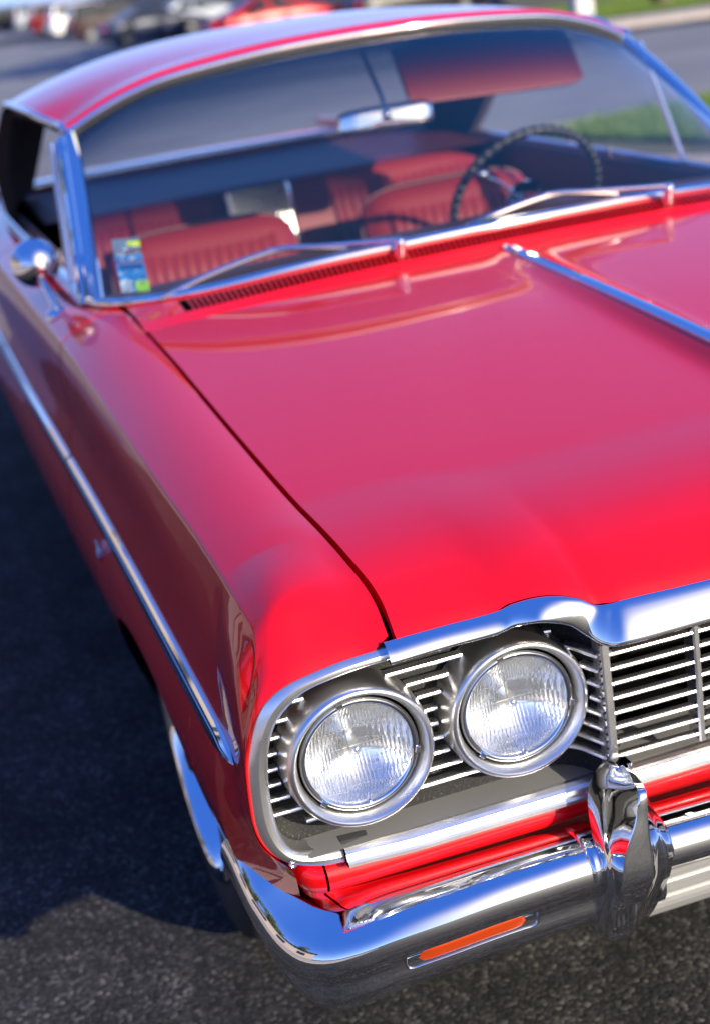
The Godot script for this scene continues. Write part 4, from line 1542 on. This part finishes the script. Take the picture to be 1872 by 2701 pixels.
	lathe(g, [0.0, 0.014, 0.010, 0.01, 0.012, 0.0, 0.01, -0.01, 0.0, -0.012], Vector3(0, 0.006, 0.018), Vector3.UP, 12)
	obj("mirror_stem", g, M["chrome"], root)
	# sun visors folded down behind the glass
	g = Geo.new()
	rows = []
	for q in [[0.0, 0.0], [0.04, 0.008], [0.5, 0.011], [0.95, 0.008], [1.0, 0.0], [0.95, -0.008], [0.5, -0.011], [0.04, -0.008], [0.0, 0.0]]:
		var row := PackedVector3Array()
		for k in 21:
			var u := k / 20.0
			var rr := 1.0 - 0.10 * pow(absf(2 * u - 1), 14.0)
			row.append(Vector3(lerpf(0.105, 0.575, u), 1.345 - 0.02 * u - 0.135 * q[0] * rr, -2.235 + 0.09 * q[0] + q[1]))
		rows.append(row)
	grid(g, rows)
	obj("sun_visor", g, M["red vinyl"], CAR)
	g = Geo.new()
	quad(g, Vector3(-0.575, 1.318, -2.22), Vector3(-0.105, 1.377, -2.20), Vector3(-0.105, 1.385, -2.36), Vector3(-0.575, 1.335, -2.37))
	obj("sun_visor", g, M["dark red vinyl"], CAR)

func fittings() -> void:
	# wipers, each an arm on a pivot in the vent panel and a blade on the glass
	for w in [[-0.215, -0.690, 0.0], [0.392, -0.105, 0.0]]:
		var root := Node3D.new()
		var k := 0
		while CAR.has_node("wiper" if k == 0 else "wiper_%03d" % k): k += 1
		root.name = "wiper" if k == 0 else "wiper_%03d" % k
		CAR.add_child(root)
		var p := Vector3(w[0], 1.004, -1.418)
		var tip := Vector3(w[1], 1.0 + (0.004 if w[1] > -0.3 else -0.012), -1.47 - (0.06 if w[1] < -0.3 else 0.0))
		var mid := p.lerp(tip, 0.52) + Vector3(0, 0.046, -0.022)
		var g := Geo.new()
		lathe(g, [0.0, 0.034, 0.008, 0.032, 0.011, 0.024, 0.011, 0.008, 0.014, 0.004, 0.014, -0.02], p, Vector3(0, 1, 0.35), 20)
		obj("pivot", g, M["chrome"], root)
		g = Geo.new()
		tube(g, cr(PackedVector3Array([p + Vector3(0, 0.028, 0.006), p.lerp(mid, 0.35) + Vector3(0, 0.020, 0.004), mid + Vector3(0, 0.006, 0)]), 16), 0.008, 8, 0.006, Vector3.UP, 0.6)
		obj("arm", g, M["chrome"], root)
		g = Geo.new()
		var a := mid.lerp(p, 0.62) + Vector3(0, 0.008, -0.02)
		var b := tip
		var pts := cr(PackedVector3Array([a, mid.lerp(a, 0.4) + Vector3(0, 0.006, 0), mid + Vector3(0, 0.001, 0), mid.lerp(b, 0.5) + Vector3(0, 0.006, 0), b]), 24)
		blade(g, pts, [-0.006, -0.003, -0.006, 0.002, -0.002, 0.006, 0.002, 0.006, 0.006, 0.002, 0.006, -0.003])
		var bl := obj("blade", g, M["worn chrome"], root)
		g = Geo.new()
		var low := PackedVector3Array()
		for q in pts: low.append(q + Vector3(0, -0.005, -0.002))
		blade(g, low, [-0.0015, -0.003, -0.0015, 0.002, 0.0015, 0.002, 0.0015, -0.003])
		obj("rubber_edge", g, M["black rubber"], bl)
	# round door mirrors
	for sd in [-1.0, 1.0]:
		var root := Node3D.new()
		root.name = "door_mirror" if sd < 0 else "door_mirror_001"
		CAR.add_child(root)
		var g := Geo.new()
		lathe(g, [0.0, 0.040, 0.018, 0.0375, 0.034, 0.030, 0.046, 0.018, 0.0525, 0.002, 0.0535, -0.006, 0.050, -0.009, 0.047, -0.006], Vector3.ZERO, Vector3(sd * 0.12, 0.06, 1), 36)
		var h := Vector3(-0.886, 1.045, -1.90)
		var hd := Geo.new()
		join(hd, g if sd < 0 else g, Transform3D(Basis(), mx(h) if sd > 0 else h))
		obj("mirror_head", hd, M["chrome"], root)
		g = Geo.new()
		lathe(g, [0.0, 0.0, 0.047, 0.0], Vector3(sd * -h.x, h.y, h.z) + Vector3(sd * -0.0008, -0.0004, -0.0065), Vector3(0, 0, -1), 30)
		obj("mirror_glass", g, M["mirror silver"], root)
		g = Geo.new()
		tube(g, cr(V([-0.868, 0.950, -1.835, -0.872, 0.975, -1.85, -0.882, 1.01, -1.875, -0.886, 1.035, -1.89]), 14), 0.010, 10, 0.007)
		lathe(g, [0.0, 0.012, 0.012, 0.010, 0.024, 0.004, 0.028, -0.004, 0.028, -0.02], Vector3(-0.867, 0.944, -1.832), Vector3(-0.1, 1, 0.05), 20)
		if sd > 0: g = mir(g)
		obj("stalk", g, M["chrome"], root)
	# swivel windows ahead of the open side windows
	for sd in [-1.0, 1.0]:
		var g := Geo.new()
		tube(g, PackedVector3Array([Vector3(-0.80, 0.955, -2.06), Vector3(-0.765, 1.262, -2.19)]), 0.008, 8)
		tube(g, PackedVector3Array([Vector3(-0.803, 0.960, -1.80), Vector3(-0.80, 0.955, -2.06)]), 0.006, 8)
		tube(g, PackedVector3Array([Vector3(-0.803, 0.965, -1.80), Vector3(-0.755, 1.265, -2.185)]), 0.006, 8)
		var p := Geo.new()
		tri(p, Vector3(-0.80, 0.96, -2.055), Vector3(-0.803, 0.962, -1.80), Vector3(-0.76, 1.262, -2.187))
		if sd > 0:
			g = mir(g)
			p = mir(p)
		var f := obj("quarter_light", g, M["chrome"], CAR)
		obj("pane", p, M["tinted glass"], f)
	# paper stickers inside the windscreen's lower corner
	rng.seed = 77
	for st in [[0.0, 0.062, 0], [0.066, 0.05, 1]]:
		var im := Image.create(96, 96, false, Image.FORMAT_RGB8)
		im.fill(Color(0.12, 0.42, 0.66) if st[2] == 0 else Color(0.32, 0.40, 0.50))
		if st[2] == 0:
			im.fill_rect(Rect2i(0, 56, 40, 40), Color(0.55, 0.62, 0.68))
			im.fill_rect(Rect2i(50, 60, 46, 36), Color(0.5, 0.72, 0.16))
			im.fill_rect(Rect2i(8, 6, 80, 14), Color(0.08, 0.2, 0.4))
		else:
			im.fill_rect(Rect2i(0, 72, 96, 24), Color(0.16, 0.4, 0.62))
			im.fill_rect(Rect2i(52, 14, 44, 22), Color(0.62, 0.74, 0.1))
			im.fill_rect(Rect2i(20, 50, 76, 10), Color(0.3, 0.1, 0.16))
		for k in 70: im.fill_rect(Rect2i(rng.randi() % 84, 24 + rng.randi() % 66, 3 + rng.randi() % 9, 2 + rng.randi() % 3), Color(0.08, 0.14, 0.3) if k % 3 else Color(0.7, 0.8, 0.85))
		var m := mat("sticker paper %d" % st[2], Color.WHITE, 0.6)
		m.albedo_texture = ImageTexture.create_from_image(im)
		var g := Geo.new()
		var rows := []
		for a in 2:
			var row := PackedVector3Array()
			for b in 5:
				var x: float = lerpf(-0.752, -0.700, b / 4.0)
				var up: float = st[0] + st[1] * (1.0 - a) + 0.018
				var base := Vector3(x, 0.98, -1.60 + (x + 0.742) * 0.75)
				row.append(base + Vector3(0.13 * up, up * 0.80, -up * 0.98 - 0.01))
			rows.append(row)
		grid(g, rows)
		obj("sticker", g, m, CAR)

func classic_car() -> void:
	CAR = thing("classic_car", "glossy red sixties two-door hardtop with chrome bumper and four round headlamps", "car")
	outlines()
	hood()
	side_body()
	cowl()
	windscreen()
	roof()
	surround()
	grille()
	headlamps()
	valance()
	bumper()
	wheels()
	interior()
	fittings()

# ---------------------------------------------------------------- the place around it
func fall(d: float) -> float:   # the car park dips gently away from the car
	return pc([0.0, 0.0, 12.0, 0.0, 20.0, -0.16, 30.0, -0.5, 40.0, -0.7, 62.0, -0.62, 75.0, -0.5, 85.0, -0.27, 100.0, -0.1, 120.0, 0.0, 600.0, 0.0], d)

func gy(x: float, z: float) -> float: return fall(Vector2(x, z).length())

func sheet(called: String, poly: Array, lift: float, m: Material, cell := 0.0) -> MeshInstance3D:   # a flat patch on the ground given by its outline [x, z, ...]
	var p := PackedVector2Array()
	for k in poly.size() / 2: p.append(Vector2(poly[2 * k], poly[2 * k + 1]))
	var t := Geometry2D.triangulate_polygon(p)
	var g := Geo.new()
	for k in t.size() / 3:
		var q := []
		for j in 3: q.append(Vector3(p[t[3 * k + j]].x, gy(p[t[3 * k + j]].x, p[t[3 * k + j]].y) + lift, p[t[3 * k + j]].y))
		if (q[2] - q[0]).cross(q[1] - q[0]).y > 0: tri(g, q[0], q[1], q[2])
		else: tri(g, q[0], q[2], q[1])
	return structure(called, g, m)

func strip(called: String, a: Array, b: Array, lift: float, m: Material, n := 24, kerb := 0.0) -> MeshInstance3D:   # ground between two lines [x, z, x, z]
	var g := Geo.new()
	var rows := []
	for j in 9:
		var row := PackedVector3Array()
		for k in n:
			var t := k / (n - 1.0)
			var p := Vector2(lerpf(a[0], a[2], t), lerpf(a[1], a[3], t)).lerp(Vector2(lerpf(b[0], b[2], t), lerpf(b[1], b[3], t)), j / 8.0)
			row.append(Vector3(p.x, gy(p.x, p.y) + lift, p.y))
		rows.append(row)
	grid(g, rows)
	if kerb > 0:
		var lo := PackedVector3Array()
		for p in rows[0]: lo.append(p - Vector3(0, kerb, 0))
		grid(g, [lo, rows[0]])
	return structure(called, g, m)

func ground() -> void:
	var g := Geo.new()
	var rows := []
	for r in [0.0, 3.0, 6.0, 9.0, 12.0, 15.0, 20.0, 25.0, 30.0, 35.0, 40.0, 50.0, 60.0, 70.0, 78.0, 85.0, 92.0, 100.0, 120.0, 200.0, 600.0]:
		var row := PackedVector3Array()
		for k in 97: row.append(Vector3(cos(TAU * k / 96) * r, fall(r), sin(TAU * k / 96) * r))
		rows.append(row)
	grid(g, rows, true, true)
	structure("ground", g, M["asphalt"])
	# older, paler tarmac of the drive beyond the parked car
	strip("road", [-60.0, -5.6, 40.0, -5.6], [-60.0, -26.5, 40.0, -26.5], 0.004, M["road asphalt"], 60)
	strip("road", [-60.0, -26.5, 11.0, -26.5], [-60.0, -112.0, 11.0, -112.0], 0.006, M["road asphalt"], 60)
	# raised verge with its pale path, upper right
	strip("path", [11.6, -26.9, 30.0, -16.5], [13.6, -30.6, 33.0, -20.5], 0.12, M["pink concrete"], 20, 0.12)
	strip("verge", [12.9, -29.2, 34.5, -18.5], [25.0, -60.0, 70.0, -50.0], 0.14, M["soil"], 30)
	grass("verge_grass", [12.9, -29.2, 34.5, -18.5], [16.0, -38.0, 42.0, -28.0], 0.14, 26000, 0.09, 5)
	strip("pavement", [-2.75, 5.0, -2.75, -40.0], [-7.5, 5.0, -7.5, -40.0], 0.12, M["pink concrete"], 30, 0.12)
	# grass island beside the drive
	sheet("island", [3.55, -9.35, 5.2, -9.7, 9.5, -10.2, 11.0, -8.6, 9.0, -6.6, 5.0, -6.2, 3.4, -7.4], 0.10, M["soil"])
	var kb := Geo.new()
	blade(kb, cr(V([3.55, 0.05, -9.35, 5.2, 0.05, -9.7, 9.5, 0.05, -10.2, 11.0, 0.05, -8.6, 9.0, 0.05, -6.6, 5.0, 0.05, -6.2, 3.4, 0.05, -7.4]), 80, true), [-0.07, -0.06, -0.07, 0.07, 0.07, 0.07, 0.07, -0.06])
	structure("kerb", kb, M["pink concrete"])
	grass("island_grass", [3.6, -9.3, 9.5, -10.1], [4.2, -6.8, 9.5, -7.0], 0.10, 16000, 0.06, 6)

func grass(called: String, a: Array, b: Array, lift: float, n: int, h: float, sd: int) -> void:
	var g := Geo.new()
	for k in 5:
		var an := k * 1.3
		var d := Vector3(cos(an), 0, sin(an))
		var s := d.cross(Vector3.UP) * 0.006
		tri(g, -s + d * 0.01, d * (0.03 + 0.004 * k) + Vector3(0, h * (0.8 + 0.12 * k), 0), s + d * 0.01)
	var mm := MultiMesh.new()
	mm.transform_format = MultiMesh.TRANSFORM_3D
	mm.mesh = mesh(g)
	mm.instance_count = n
	rng.seed = sd
	for k in n:
		var u := rng.randf()
		var w := rng.randf()
		var p := Vector2(lerpf(a[0], a[2], u), lerpf(a[1], a[3], u)).lerp(Vector2(lerpf(b[0], b[2], u), lerpf(b[1], b[3], u)), w)
		var bs := Basis(Vector3.UP, rng.randf() * TAU).scaled(Vector3.ONE * rng.randf_range(0.6, 1.5))
		mm.set_instance_transform(k, Transform3D(bs, Vector3(p.x, gy(p.x, p.y) + lift, p.y)))
	var o := MultiMeshInstance3D.new()
	o.multimesh = mm
	o.material_override = M["grass blade"]
	o.name = called
	o.set_meta("kind", "stuff")
	tag(o, "short green grass on the raised verge beyond the drive" if called == "verge_grass" else "green grass of the kerbed island right of the red hardtop", "grass")
	add_child(o)

var CARMESH := {}
func parked_car(label: String, paint: String, at: Vector3, turn: float, suv := false, long := 4.5, high := 1.45) -> Node3D:
	var root := thing("parked_car", label, "car", at, turn, "cars parked in the row behind the red hardtop")
	var hl := long / 2.0
	var top := [-hl, 0.62, -hl + 0.08, 0.92, -hl + 0.5, 1.0, -0.9, 1.01, 0.9, 0.98, 1.3, 0.93, hl - 0.35, 0.78, hl - 0.06, 0.66, hl, 0.5] if not suv else [-hl, 0.7, -hl + 0.06, 1.02, -hl + 0.4, 1.08, 0.9, 1.06, 1.3, 1.03, hl - 0.3, 0.92, hl - 0.05, 0.78, hl, 0.55]
	var wid := [-hl, 0.70, -hl + 0.15, 0.83, -hl + 0.7, 0.88, 0.8, 0.89, hl - 0.6, 0.86, hl - 0.15, 0.76, hl, 0.6]
	var xa := hl - 0.86
	var xb := -hl + 0.92
	var g := Geo.new()
	var rows := []
	for k in 61:
		var x := lerpf(-hl, hl, k / 60.0)
		var t := pc(top, x)
		var w := pc(wid, x)
		var low := 0.24 + (0.14 if absf(x) > hl - 0.1 else 0.0)
		for c in [xa, xb]:
			if absf(x - c) < 0.38: low = maxf(low, 0.31 + sqrt(0.38 * 0.38 - (x - c) * (x - c)) * 0.98)
		var half := [[low, w * 0.93], [lerpf(low, 0.5, 0.3), w * 0.985], [maxf(0.58, low + 0.02), w], [minf(0.74, t - 0.08), w * 0.995], [t - 0.07, w * 0.965], [t - 0.02, w * 0.91], [t, w * 0.80], [t + 0.015, 0.0]]
		var row := PackedVector3Array()
		for q in half: row.append(Vector3(x, q[0], q[1]))
		for j in range(half.size() - 2, -1, -1): row.append(Vector3(x, half[j][0], -half[j][1]))
		rows.append(row)
	grid(g, rows)
	fan(g, rows[0], true)
	fan(g, rows[60])
	var body := obj("body", g, M[paint], root)
	# cabin: roof shell over glass
	var base := [-1.62, 0.98] if not suv else [-hl + 0.16, 1.15]
	var roof_x := [-0.78, 0.22] if not suv else [-hl + 0.34, 0.38]
	var yb := 0.99 if not suv else 1.06
	var P := func(x: float, y: float, z: float) -> Vector3: return Vector3(x, y, z)
	var wb := 0.80
	var wt := 0.60 if not suv else 0.66
	var rf := Geo.new()
	var rr := []
	for k in 13:
		var u := k / 12.0
		var x: float = lerpf(roof_x[0], roof_x[1], u)
		var y := high - 0.05 * pow(absf(2 * u - 1), 2.5)
		rr.append(PackedVector3Array([Vector3(x, y - 0.07, wt + 0.035), Vector3(x, y - 0.02, wt), Vector3(x, y, wt * 0.75), Vector3(x, y + 0.01, 0), Vector3(x, y, -wt * 0.75), Vector3(x, y - 0.02, -wt), Vector3(x, y - 0.07, -wt - 0.035)]))
	grid(rf, rr)
	obj("roof", rf, M[paint], root)
	for e in [[0, base[0], "rear_window"], [12, base[1], "windscreen"]]:
		var r: PackedVector3Array = rr[e[0]]
		var wn := Geo.new()
		var lo := PackedVector3Array()
		for q in 7: lo.append(Vector3(e[1] + (0.10 if e[0] == 12 else -0.06) * (1 - pow(q / 3.0 - 1, 2)), yb, lerpf(wb, -wb, q / 6.0)))
		grid(wn, [r, lo])
		obj(e[2], wn, M["dark glass"], root)
	for s in [1.0, -1.0]:
		var fl: Vector3 = rr[12][0]
		var bl: Vector3 = rr[0][0]
		var a := Vector3(fl.x, fl.y, fl.z * s)
		var b := Vector3(bl.x, bl.y, bl.z * s)
		var c := Vector3(base[1], yb - 0.02, wb * s)
		var d := Vector3(base[0], yb - 0.02, wb * s)
		var pl := Geo.new()   # posts
		for q in [[a, c], [b, d], [a.lerp(b, 0.52), c.lerp(d, 0.50)]]: blade(pl, PackedVector3Array([q[0], q[1]]), [-0.035, -0.02, -0.035, 0.02, 0.045, 0.02, 0.045, -0.02], Vector3(0, 0, s))
		if not suv: blade(pl, PackedVector3Array([b.lerp(a, 0.03), d.lerp(c, 0.10)]), [-0.10, -0.02, -0.10, 0.018, 0.10, 0.018, 0.10, -0.02], Vector3(0, 0, s))
		obj("window_post", pl, M[paint], root)
		for q in [[0.03, 0.50], [0.54, 0.94]]:
			var wn := Geo.new()
			quad(wn, a.lerp(b, q[0]), a.lerp(b, q[1]), c.lerp(d, q[1]), c.lerp(d, q[0]))
			obj("side_window", wn, M["dark glass"], root)
		for x in [xa, xb]:
			var wh := Node3D.new()
			wh.name = "wheel" if not root.has_node("wheel") else "wheel_%03d" % (root.get_child_count())
			root.add_child(wh)
			wh.position = Vector3(x, 0.32, s * 0.80)
			var ty := Geo.new()
			lathe(ty, [0.20, 0.10, 0.27, 0.105, 0.315, 0.09, 0.32, 0.0, 0.315, -0.09, 0.2, -0.1], Vector3.ZERO, Vector3(0, 0, s), 28)
			obj("tyre", ty, M["black rubber"], wh)
			var rm := Geo.new()
			lathe(rm, [0.21, 0.10, 0.19, 0.095, 0.17, 0.06, 0.08, 0.075, 0.05, 0.09, 0.0, 0.092], Vector3.ZERO, Vector3(0, 0, s), 20)
			obj("rim", rm, M["dull rim"], wh)
		var tl := Geo.new()
		box(tl, Vector3(-hl + 0.055, 0.80 if not suv else 0.92, s * 0.64), Vector3(0.10, 0.16, 0.26), 0.02, Basis(Vector3.UP, s * -0.25))
		obj("tail_lamp", tl, M["tail red"], root)
		var hd := Geo.new()
		box(hd, Vector3(hl - 0.16, 0.66 if not suv else 0.78, s * 0.60), Vector3(0.24, 0.13, 0.30), 0.04, Basis(Vector3.UP, s * 0.35))
		obj("headlamp", hd, M["dark glass"], root)
	var bp := Geo.new()
	box(bp, Vector3(hl - 0.02, 0.42, 0), Vector3(0.12, 0.2, 1.35), 0.05)
	obj("front_bumper", bp, M["white bumper"] if paint == "parked red" else M[paint], root)
	bp = Geo.new()
	box(bp, Vector3(-hl + 0.02, 0.46, 0), Vector3(0.12, 0.22, 1.45), 0.05)
	obj("rear_bumper", bp, M[paint], root)
	bp = Geo.new()
	box(bp, Vector3(-hl - 0.01, 0.70, 0), Vector3(0.02, 0.11, 0.40), 0.004)
	obj("number_plate", bp, M["post grey"], root)
	bp = Geo.new()
	box(bp, Vector3(0, 0.36, 0), Vector3(long - 0.5, 0.2, 1.3))
	obj("underside", bp, M["gap shadow black"], root)
	return root

func background() -> void:
	for p in [["parked red", 0.5, 0.006, 0.010], ["parked silver", 0.30, 0.33, 0.37], ["parked navy", 0.012, 0.022, 0.06], ["parked brown", 0.035, 0.018, 0.02], ["parked white", 0.75, 0.75, 0.74], ["parked crimson", 0.13, 0.006, 0.01], ["parked black", 0.012, 0.012, 0.014]]: mat(p[0], lin(p[1], p[2], p[3]), 0.3, 0.0, 0.0).metallic_specular = 0.35
	mat("dull rim", lin(0.16, 0.16, 0.17), 0.5)
	mat("white bumper", lin(0.7, 0.7, 0.68), 0.3)
	var rows := [
		["bright red sedan nose to the right, nearest of the parked row", "parked red", 9.9, -46.23, 0.06, false, 4.5, 1.45],
		["silver sedan half hidden behind the bright red one", "parked silver", 11.0, -62.5, -0.02, false, 4.6, 1.45],
		["navy blue sedan parked beside the silver one", "parked navy", 8.92, -60.83, 0.05, false, 4.4, 1.42],
		["dark brown tall wagon between the navy sedan and the white car", "parked brown", 9.24, -72.14, 0.0, true, 4.6, 1.72],
		["white car parked left of the dark brown wagon", "parked white", 9.4, -79.57, 0.04, true, 4.3, 1.6],
		["dull crimson hatchback parked left of the white car", "parked crimson", 9.21, -86.85, 0.0, true, 4.0, 1.55],
		["pale silver car between the crimson hatchback and the black car", "parked silver", 10.0, -101.0, 0.03, true, 4.2, 1.55],
		["black car at the far left end of the parked row", "parked black", 8.9, -104.0, 0.0, true, 4.4, 1.6],
		["black sedan right of the bright red one, cut by the photo's top edge", "parked black", 13.9, -44.0, 0.10, false, 4.5, 1.42],
	]
	for r in rows:
		var hl: float = r[6] / 2.0
		var p := Vector3(r[2], 0, r[3]) + Vector3(hl, 0, -0.85).rotated(Vector3.UP, r[4])
		p.y = gy(p.x, p.z) + 0.005
		parked_car(r[0], r[1], p, r[4], r[5], r[6], r[7])
	# pale post on the verge
	var post := thing("lamp_post", "pale square lamp post standing in the grass at the top edge", "lamp post", Vector3(14.4, gy(14.4, -30.2) + 0.12, -30.2))
	var g := Geo.new()
	box(g, Vector3(0, 0.25, 0), Vector3(0.40, 0.5, 0.40), 0.03)
	obj("base", g, M["post grey"], post)
	g = Geo.new()
	box(g, Vector3(0, 2.6, 0), Vector3(0.26, 4.2, 0.26), 0.02)
	obj("shaft", g, M["post grey"], post)
	g = Geo.new()
	tube(g, PackedVector3Array([Vector3(0, 4.6, 0), Vector3(-0.5, 4.85, 0.1), Vector3(-1.1, 4.9, 0.2)]), 0.05)
	box(g, Vector3(-1.3, 4.88, 0.24), Vector3(0.55, 0.1, 0.24), 0.03)
	obj("lamp_head", g, M["post grey"], post)

func tree(label: String, at: Vector3, high: float, wide: float, low: float, sd: int, leaves := 2600) -> void:
	var root := thing("tree", label, "tree", at)
	rng.seed = sd
	var g := Geo.new()
	var bend := Vector3(rng.randf_range(-0.3, 0.3), 0, rng.randf_range(-0.3, 0.3))
	var top := Vector3(bend.x, high * 0.62, bend.z)
	tube(g, cr(PackedVector3Array([Vector3.ZERO, Vector3(bend.x * 0.2, high * 0.25, 0), top * 0.8, top]), 10), high * 0.028, 9, high * 0.012)
	var tips := []
	for k in 9:
		var a := TAU * k / 9 + rng.randf()
		var from := top * rng.randf_range(0.5, 0.95)
		var to := Vector3(cos(a) * wide * rng.randf_range(0.35, 0.8), lerpf(low, high, rng.randf_range(0.35, 0.9)), sin(a) * wide * rng.randf_range(0.35, 0.8))
		tube(g, cr(PackedVector3Array([from, from.lerp(to, 0.5) + Vector3(0, 0.15, 0), to]), 6), high * 0.010, 6, high * 0.003)
		tips.append(to)
	obj("trunk", g, M["bark"], root)
	var c := Geo.new()
	for k in leaves:
		var t: Vector3 = tips[rng.randi() % tips.size()] if k % 4 else Vector3(0, lerpf(low, high, 0.7), 0)
		var d := Vector3(rng.randfn(), rng.randfn() * 0.7, rng.randfn()) * wide * 0.24
		var p := t + d
		if p.y < low: p.y = low + rng.randf() * 0.4
		var s := rng.randf_range(0.10, 0.24) * wide / 2.6
		var b := Basis.from_euler(Vector3(rng.randf() * TAU, rng.randf() * TAU, rng.randf() * TAU))
		quad(c, p + b * Vector3(-s, 0, 0), p + b * Vector3(0, 0, s * 0.55), p + b * Vector3(s, 0, 0), p + b * Vector3(0, 0.0, -s * 0.55))
	obj("crown", c, M["leaf"], root)

func beyond() -> void:
	# low beige building along the pavement on the car's right, with trees behind it
	var h := thing("building", "low beige building with dark windows beside the pavement", "building", Vector3(-10.5, 0.12, -17.0))
	var g := Geo.new()
	box(g, Vector3(-3.5, 1.6, 0), Vector3(7.0, 3.2, 36.0))
	obj("wall", g, M["beige render"], h)
	g = Geo.new()
	box(g, Vector3(-3.4, 3.34, 0), Vector3(7.8, 0.26, 36.8), 0.04)
	obj("roof", g, M["window trim"], h)
	for k in 8:
		var z := -15.0 + 4.3 * k
		var w := Geo.new()
		box(w, Vector3(0.01, 1.75, z), Vector3(0.06, 1.3, 1.7), 0.01)
		var f := obj("window", w, M["window trim"], h)
		w = Geo.new()
		box(w, Vector3(0.045, 1.75, z), Vector3(0.012, 1.14, 1.54))
		obj("pane", w, M["dark glass"], f)
	var spots := [[-16.0, -36.0, 9.0, 3.4], [-18.5, -26.0, 8.0, 3.2], [-16.5, -15.0, 9.5, 3.6], [-18.0, -5.0, 8.5, 3.3]]
	var says := ["tall dark leafy tree past the far end of the beige building", "dark leafy tree behind the far half of the beige building", "tallest dark leafy tree, behind the middle of the beige building", "dark leafy tree behind the near end of the beige building"]
	for k in 4: tree(says[k], Vector3(spots[k][0], 0, spots[k][1]), spots[k][2], spots[k][3], 2.6, 100 + k)
	tree("leafy tree on the verge behind the spreading tree", Vector3(21.0, gy(21, -37) + 0.13, -37.0), 9.5, 4.0, 4.0, 210, 2600)
	tree("spreading tree on the verge whose reflection lies on the red hood", Vector3(16.6, gy(16.6, -30.6) + 0.13, -30.6), 9.2, 3.3, 5.6, 200, 2200)

func _ready() -> void:
	# camera: a 50 mm lens on a full frame held upright, tilted, wide open
	var cam := Camera3D.new()
	cam.name = "camera"
	add_child(cam)
	var at := CameraAttributesPhysical.new()
	at.frustum_focal_length = 35.43
	at.exposure_aperture = 2.3
	at.frustum_focus_distance = 1.78
	at.frustum_near = 0.05
	at.frustum_far = 2000.0
	cam.attributes = at
	cam.keep_aspect = Camera3D.KEEP_HEIGHT
	cam.fov = 37.42
	cam.near = 0.05
	cam.far = 2000.0
	cam.position = Vector3(-1.18799, 1.57559, 1.45909)
	cam.rotation = Vector3(-0.350056, -0.271331, -0.147720)
	cam.current = true
	# clear late-afternoon sky
	var env := Environment.new()
	var sky := Sky.new()
	var sm := ProceduralSkyMaterial.new()
	sm.sky_top_color = Color(0.18, 0.345, 0.67)
	sm.sky_horizon_color = Color(0.60, 0.74, 0.98)
	sm.sky_curve = 0.15
	sm.sky_energy_multiplier = 1.0
	sm.ground_bottom_color = Color(0.2, 0.2, 0.2)
	sm.ground_horizon_color = Color(0.6, 0.6, 0.6)
	sm.sun_angle_max = 75.0
	sm.sun_curve = 0.3
	sky.sky_material = sm
	env.sky = sky
	env.background_mode = Environment.BG_SKY
	env.tonemap_mode = Environment.TONE_MAPPER_LINEAR
	env.tonemap_exposure = 2.0
	env.sdfgi_enabled = true
	env.ssao_enabled = true
	env.ssil_enabled = true
	var we := WorldEnvironment.new()
	we.name = "world"
	we.environment = env
	add_child(we)
	var sun := DirectionalLight3D.new()
	sun.name = "sun"
	sun.light_energy = 1.5
	sun.light_color = Color(1.0, 0.95, 0.86)
	sun.light_angular_distance = 0.5
	sun.shadow_enabled = true
	add_child(sun)
	sun.look_at_from_position(Vector3(1.22, 1.0, 2.72), Vector3.ZERO)
	rng.seed = 1
	materials()
	ground()
	classic_car()
	background()
	beyond()
